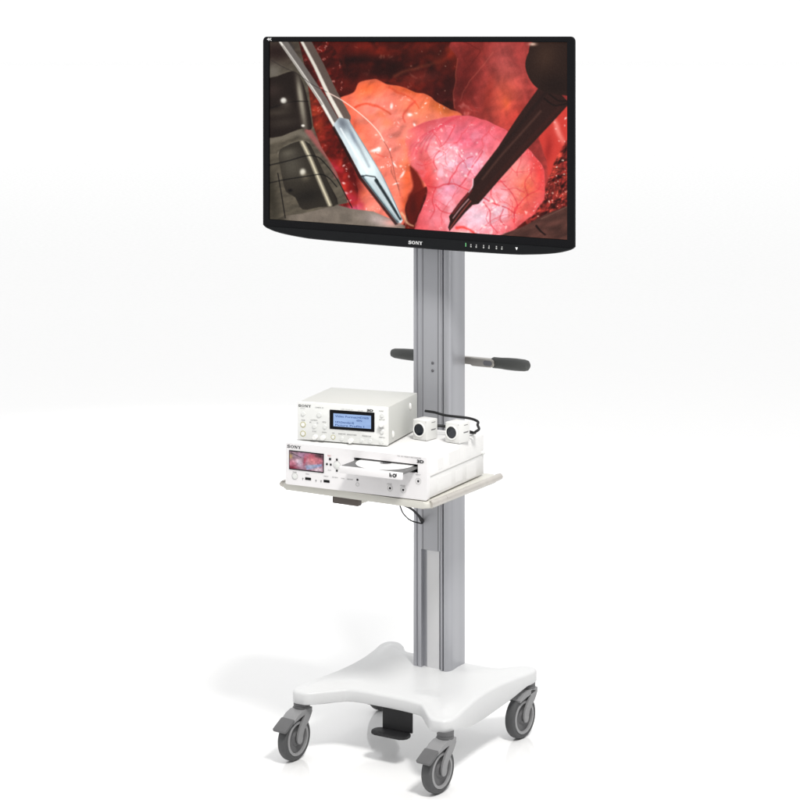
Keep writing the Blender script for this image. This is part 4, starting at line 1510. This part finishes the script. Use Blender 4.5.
for zx, zy in ((277, 357), (326, 357), (496, 364), (685, 241)):
    kn = lathe(bmesh.new(), [(0, .0085), (.0040, .0085), (.0048, .0078), (.0053, 0)], 24, Matrix.Translation((u2(zx), dy, v2(zy))) @ FACE)
    obj('knob', kn, M['knob'], ccu)
for zx, zy, r_ in ((300, 207, .0050), (200, 207, .0042), (270, 285, .0044), (335, 284, .0044), (440, 355, .0042), (560, 357, .0036), (612, 357, .0042), (455, 355, .0), (680, 358, .0042), (685, 181, .0042),
                   (684, 291, .0042)):
    if r_ == 0:
        continue
    kn = lathe(bmesh.new(), [(0, .0022), (r_ * .85, .0022), (r_, .0014), (r_, 0)], 24, Matrix.Translation((u2(zx), dy, v2(zy))) @ FACE)
    obj('button', kn, M['button'], ccu)

# ================================================================== CAMERA HEADS
KW, KD, KH = .0345, .0375, .041
KYAW = -R(37)
zc_top = SZ + RH + .0004
ck, sk = math.cos(-KYAW), math.sin(-KYAW)


def up(px, py, z):
    d = 2000 * (1.46 - z) / (py - 38)
    return ((px - 400) * d / 2000, d - 4.2)


def cube_camera(px, py, label):
    n0 = up(px, py, zc_top)
    t = thing('cube_camera', label, 'camera', (n0[0] - KW * ck, n0[1] + KW * sk, zc_top), KYAW, 'small white cube cameras')
    b1 = bmesh.new()
    rbox(b1, 0, KW, 0, KD, 0.0004, KH, .0016, 2)
    obj('body', b1, M['whitebody'], t)
    cx, cz = KW * .47, KH * .52
    mt = Matrix.Translation((cx, 0, cz)) @ FACE
    rgm = lathe(bmesh.new(), [(.0118, .0016), (.0128, .0022), (.0142, .0022), (.0148, 0)], 40, mt)
    ln = obj('lens_mount', rgm, M['knob'], t)
    gl_ = lathe(bmesh.new(), [(0, .0006), (.0060, .0004), (.0120, .0003), (.0120, .0018)], 40, mt)
    obj('lens_glass', gl_, M['glass'], ln)
    for sxp, szp in ((.06, .93), (.94, .93), (.94, .05), (.06, .05)):
        sc_ = lathe(bmesh.new(), [(0, .0006), (.0012, .0005), (.0014, 0)], 12, Matrix.Translation((KW * sxp, .0002, KH * szp)) @ FACE)
        obj('screw_head', sc_, M['ringg'], t)
    for a, b2_, c2 in ((.45, .80, .84), (.40, .85, .50), (.42, .80, .47)):
        sm_ = rbox(bmesh.new(), KW - .0003, KW + .0003, KD * a, KD * b2_, KH * c2, KH * c2 + .0012)
        obj('side_mark', sm_, M['inkg'], t, smooth=False)
    cn = lathe(bmesh.new(), [(0, 0), (.0060, 0), (.0060, .006), (.0042, .008), (.0042, .014), (0, .014)], 20, Matrix.Translation((KW * .5, KD - .0003, KH * .5)) @ Matrix.Rotation(R(-90), 4, 'X'))
    obj('connector', cn, M['black'], t)
    return t


k1 = cube_camera(426.6, 441.3, 'small white cube camera beside the ivory box, left of its twin')
k2 = cube_camera(459.2, 444.2, 'small white cube camera nearer the open end of the recorder, farther from the ivory box')


def back_of(k):
    m_ = Matrix.Translation(k.location) @ Matrix.Rotation(KYAW, 4, 'Z')
    return lambda x, y, z: tuple(m_ @ Vector((x, y, z)))


w1, w2 = back_of(k1), back_of(k2)
zt = zc_top + .0035
ca1 = tube(bmesh.new(), [w1(KW * .5, KD + .010, KH * .5), w1(KW * .5, KD + .020, KH * .5), w1(KW * .9, KD + .030, KH * .47), w1(KW * 1.5, KD + .034, KH * .42), w2(-.004, KD + .028, KH * .40),
                         w2(KW * .15, KD + .040, KH * .2), w2(KW * .05, KD + .060, .0034)], .0030, 10, 8)
tag(obj('camera_cable', ca1, M['cable']), 'black cable leaving the back of the left cube camera, passing between the two', 'cable')
ca2 = tube(bmesh.new(), [w2(KW * .5, KD + .010, KH * .42), w2(KW * .62, KD + .016, KH * .38), w2(KW * 1.05, KD + .014, KH * .36), w2(KW * 1.16, KD + .011, KH * .43), w2(KW * 1.30, KD + .017, KH * .56),
                         w2(KW * 1.10, KD + .022, KH * .72), w2(KW * .9, KD + .032, KH * .84), w2(KW * .2, KD + .034, KH * .93), w1(KW * .9, KD + .034, KH * 1.0), w1(KW * .1, KD + .034, KH * 1.07), w1(-.020, KD + .032, KH * 1.09)], .0027, 10, 8)
tag(obj('camera_cable', ca2, M['cable']), 'black cable looping out right of the right cube camera and back to the ivory box', 'cable')

# ---- two cables hanging under the shelf
zu = SZ - T


def cart_pt(lx, ly, z):
    x, y = to_world(lx, ly)
    return (x, y, z)




def at(px, py, d):
    return ((px - 400) * d / 2000, d - 4.2, 1.46 - (py - 38) * d / 2000)


h1 = tube(bmesh.new(), [at(380, 487, 4.05), at(386, 491, 4.06), at(397, 502, 4.09), at(410, 508, 4.12), at(418, 515, 4.16), at(421.5, 520, 4.195), at(423, 522, 4.212)], [.0022, .0022, .0022, .0024, .0026, .0040, .0042], 10, 8)
tag(obj('hanging_cable', h1, M['cable']), 'thicker upper black cable under the shelf, ending in a plug on the column', 'cable')
h2 = tube(bmesh.new(), [at(392, 486, 4.06), at(394, 491, 4.06), at(399, 503, 4.09), at(403, 513, 4.11), at(410, 520, 4.15), at(419, 523, 4.19), at(424, 523.5, 4.213)], .0014, 10, 8)
tag(obj('hanging_cable', h2, M['cable']), 'thin lower black cable sagging in a loop under the shelf', 'cable')
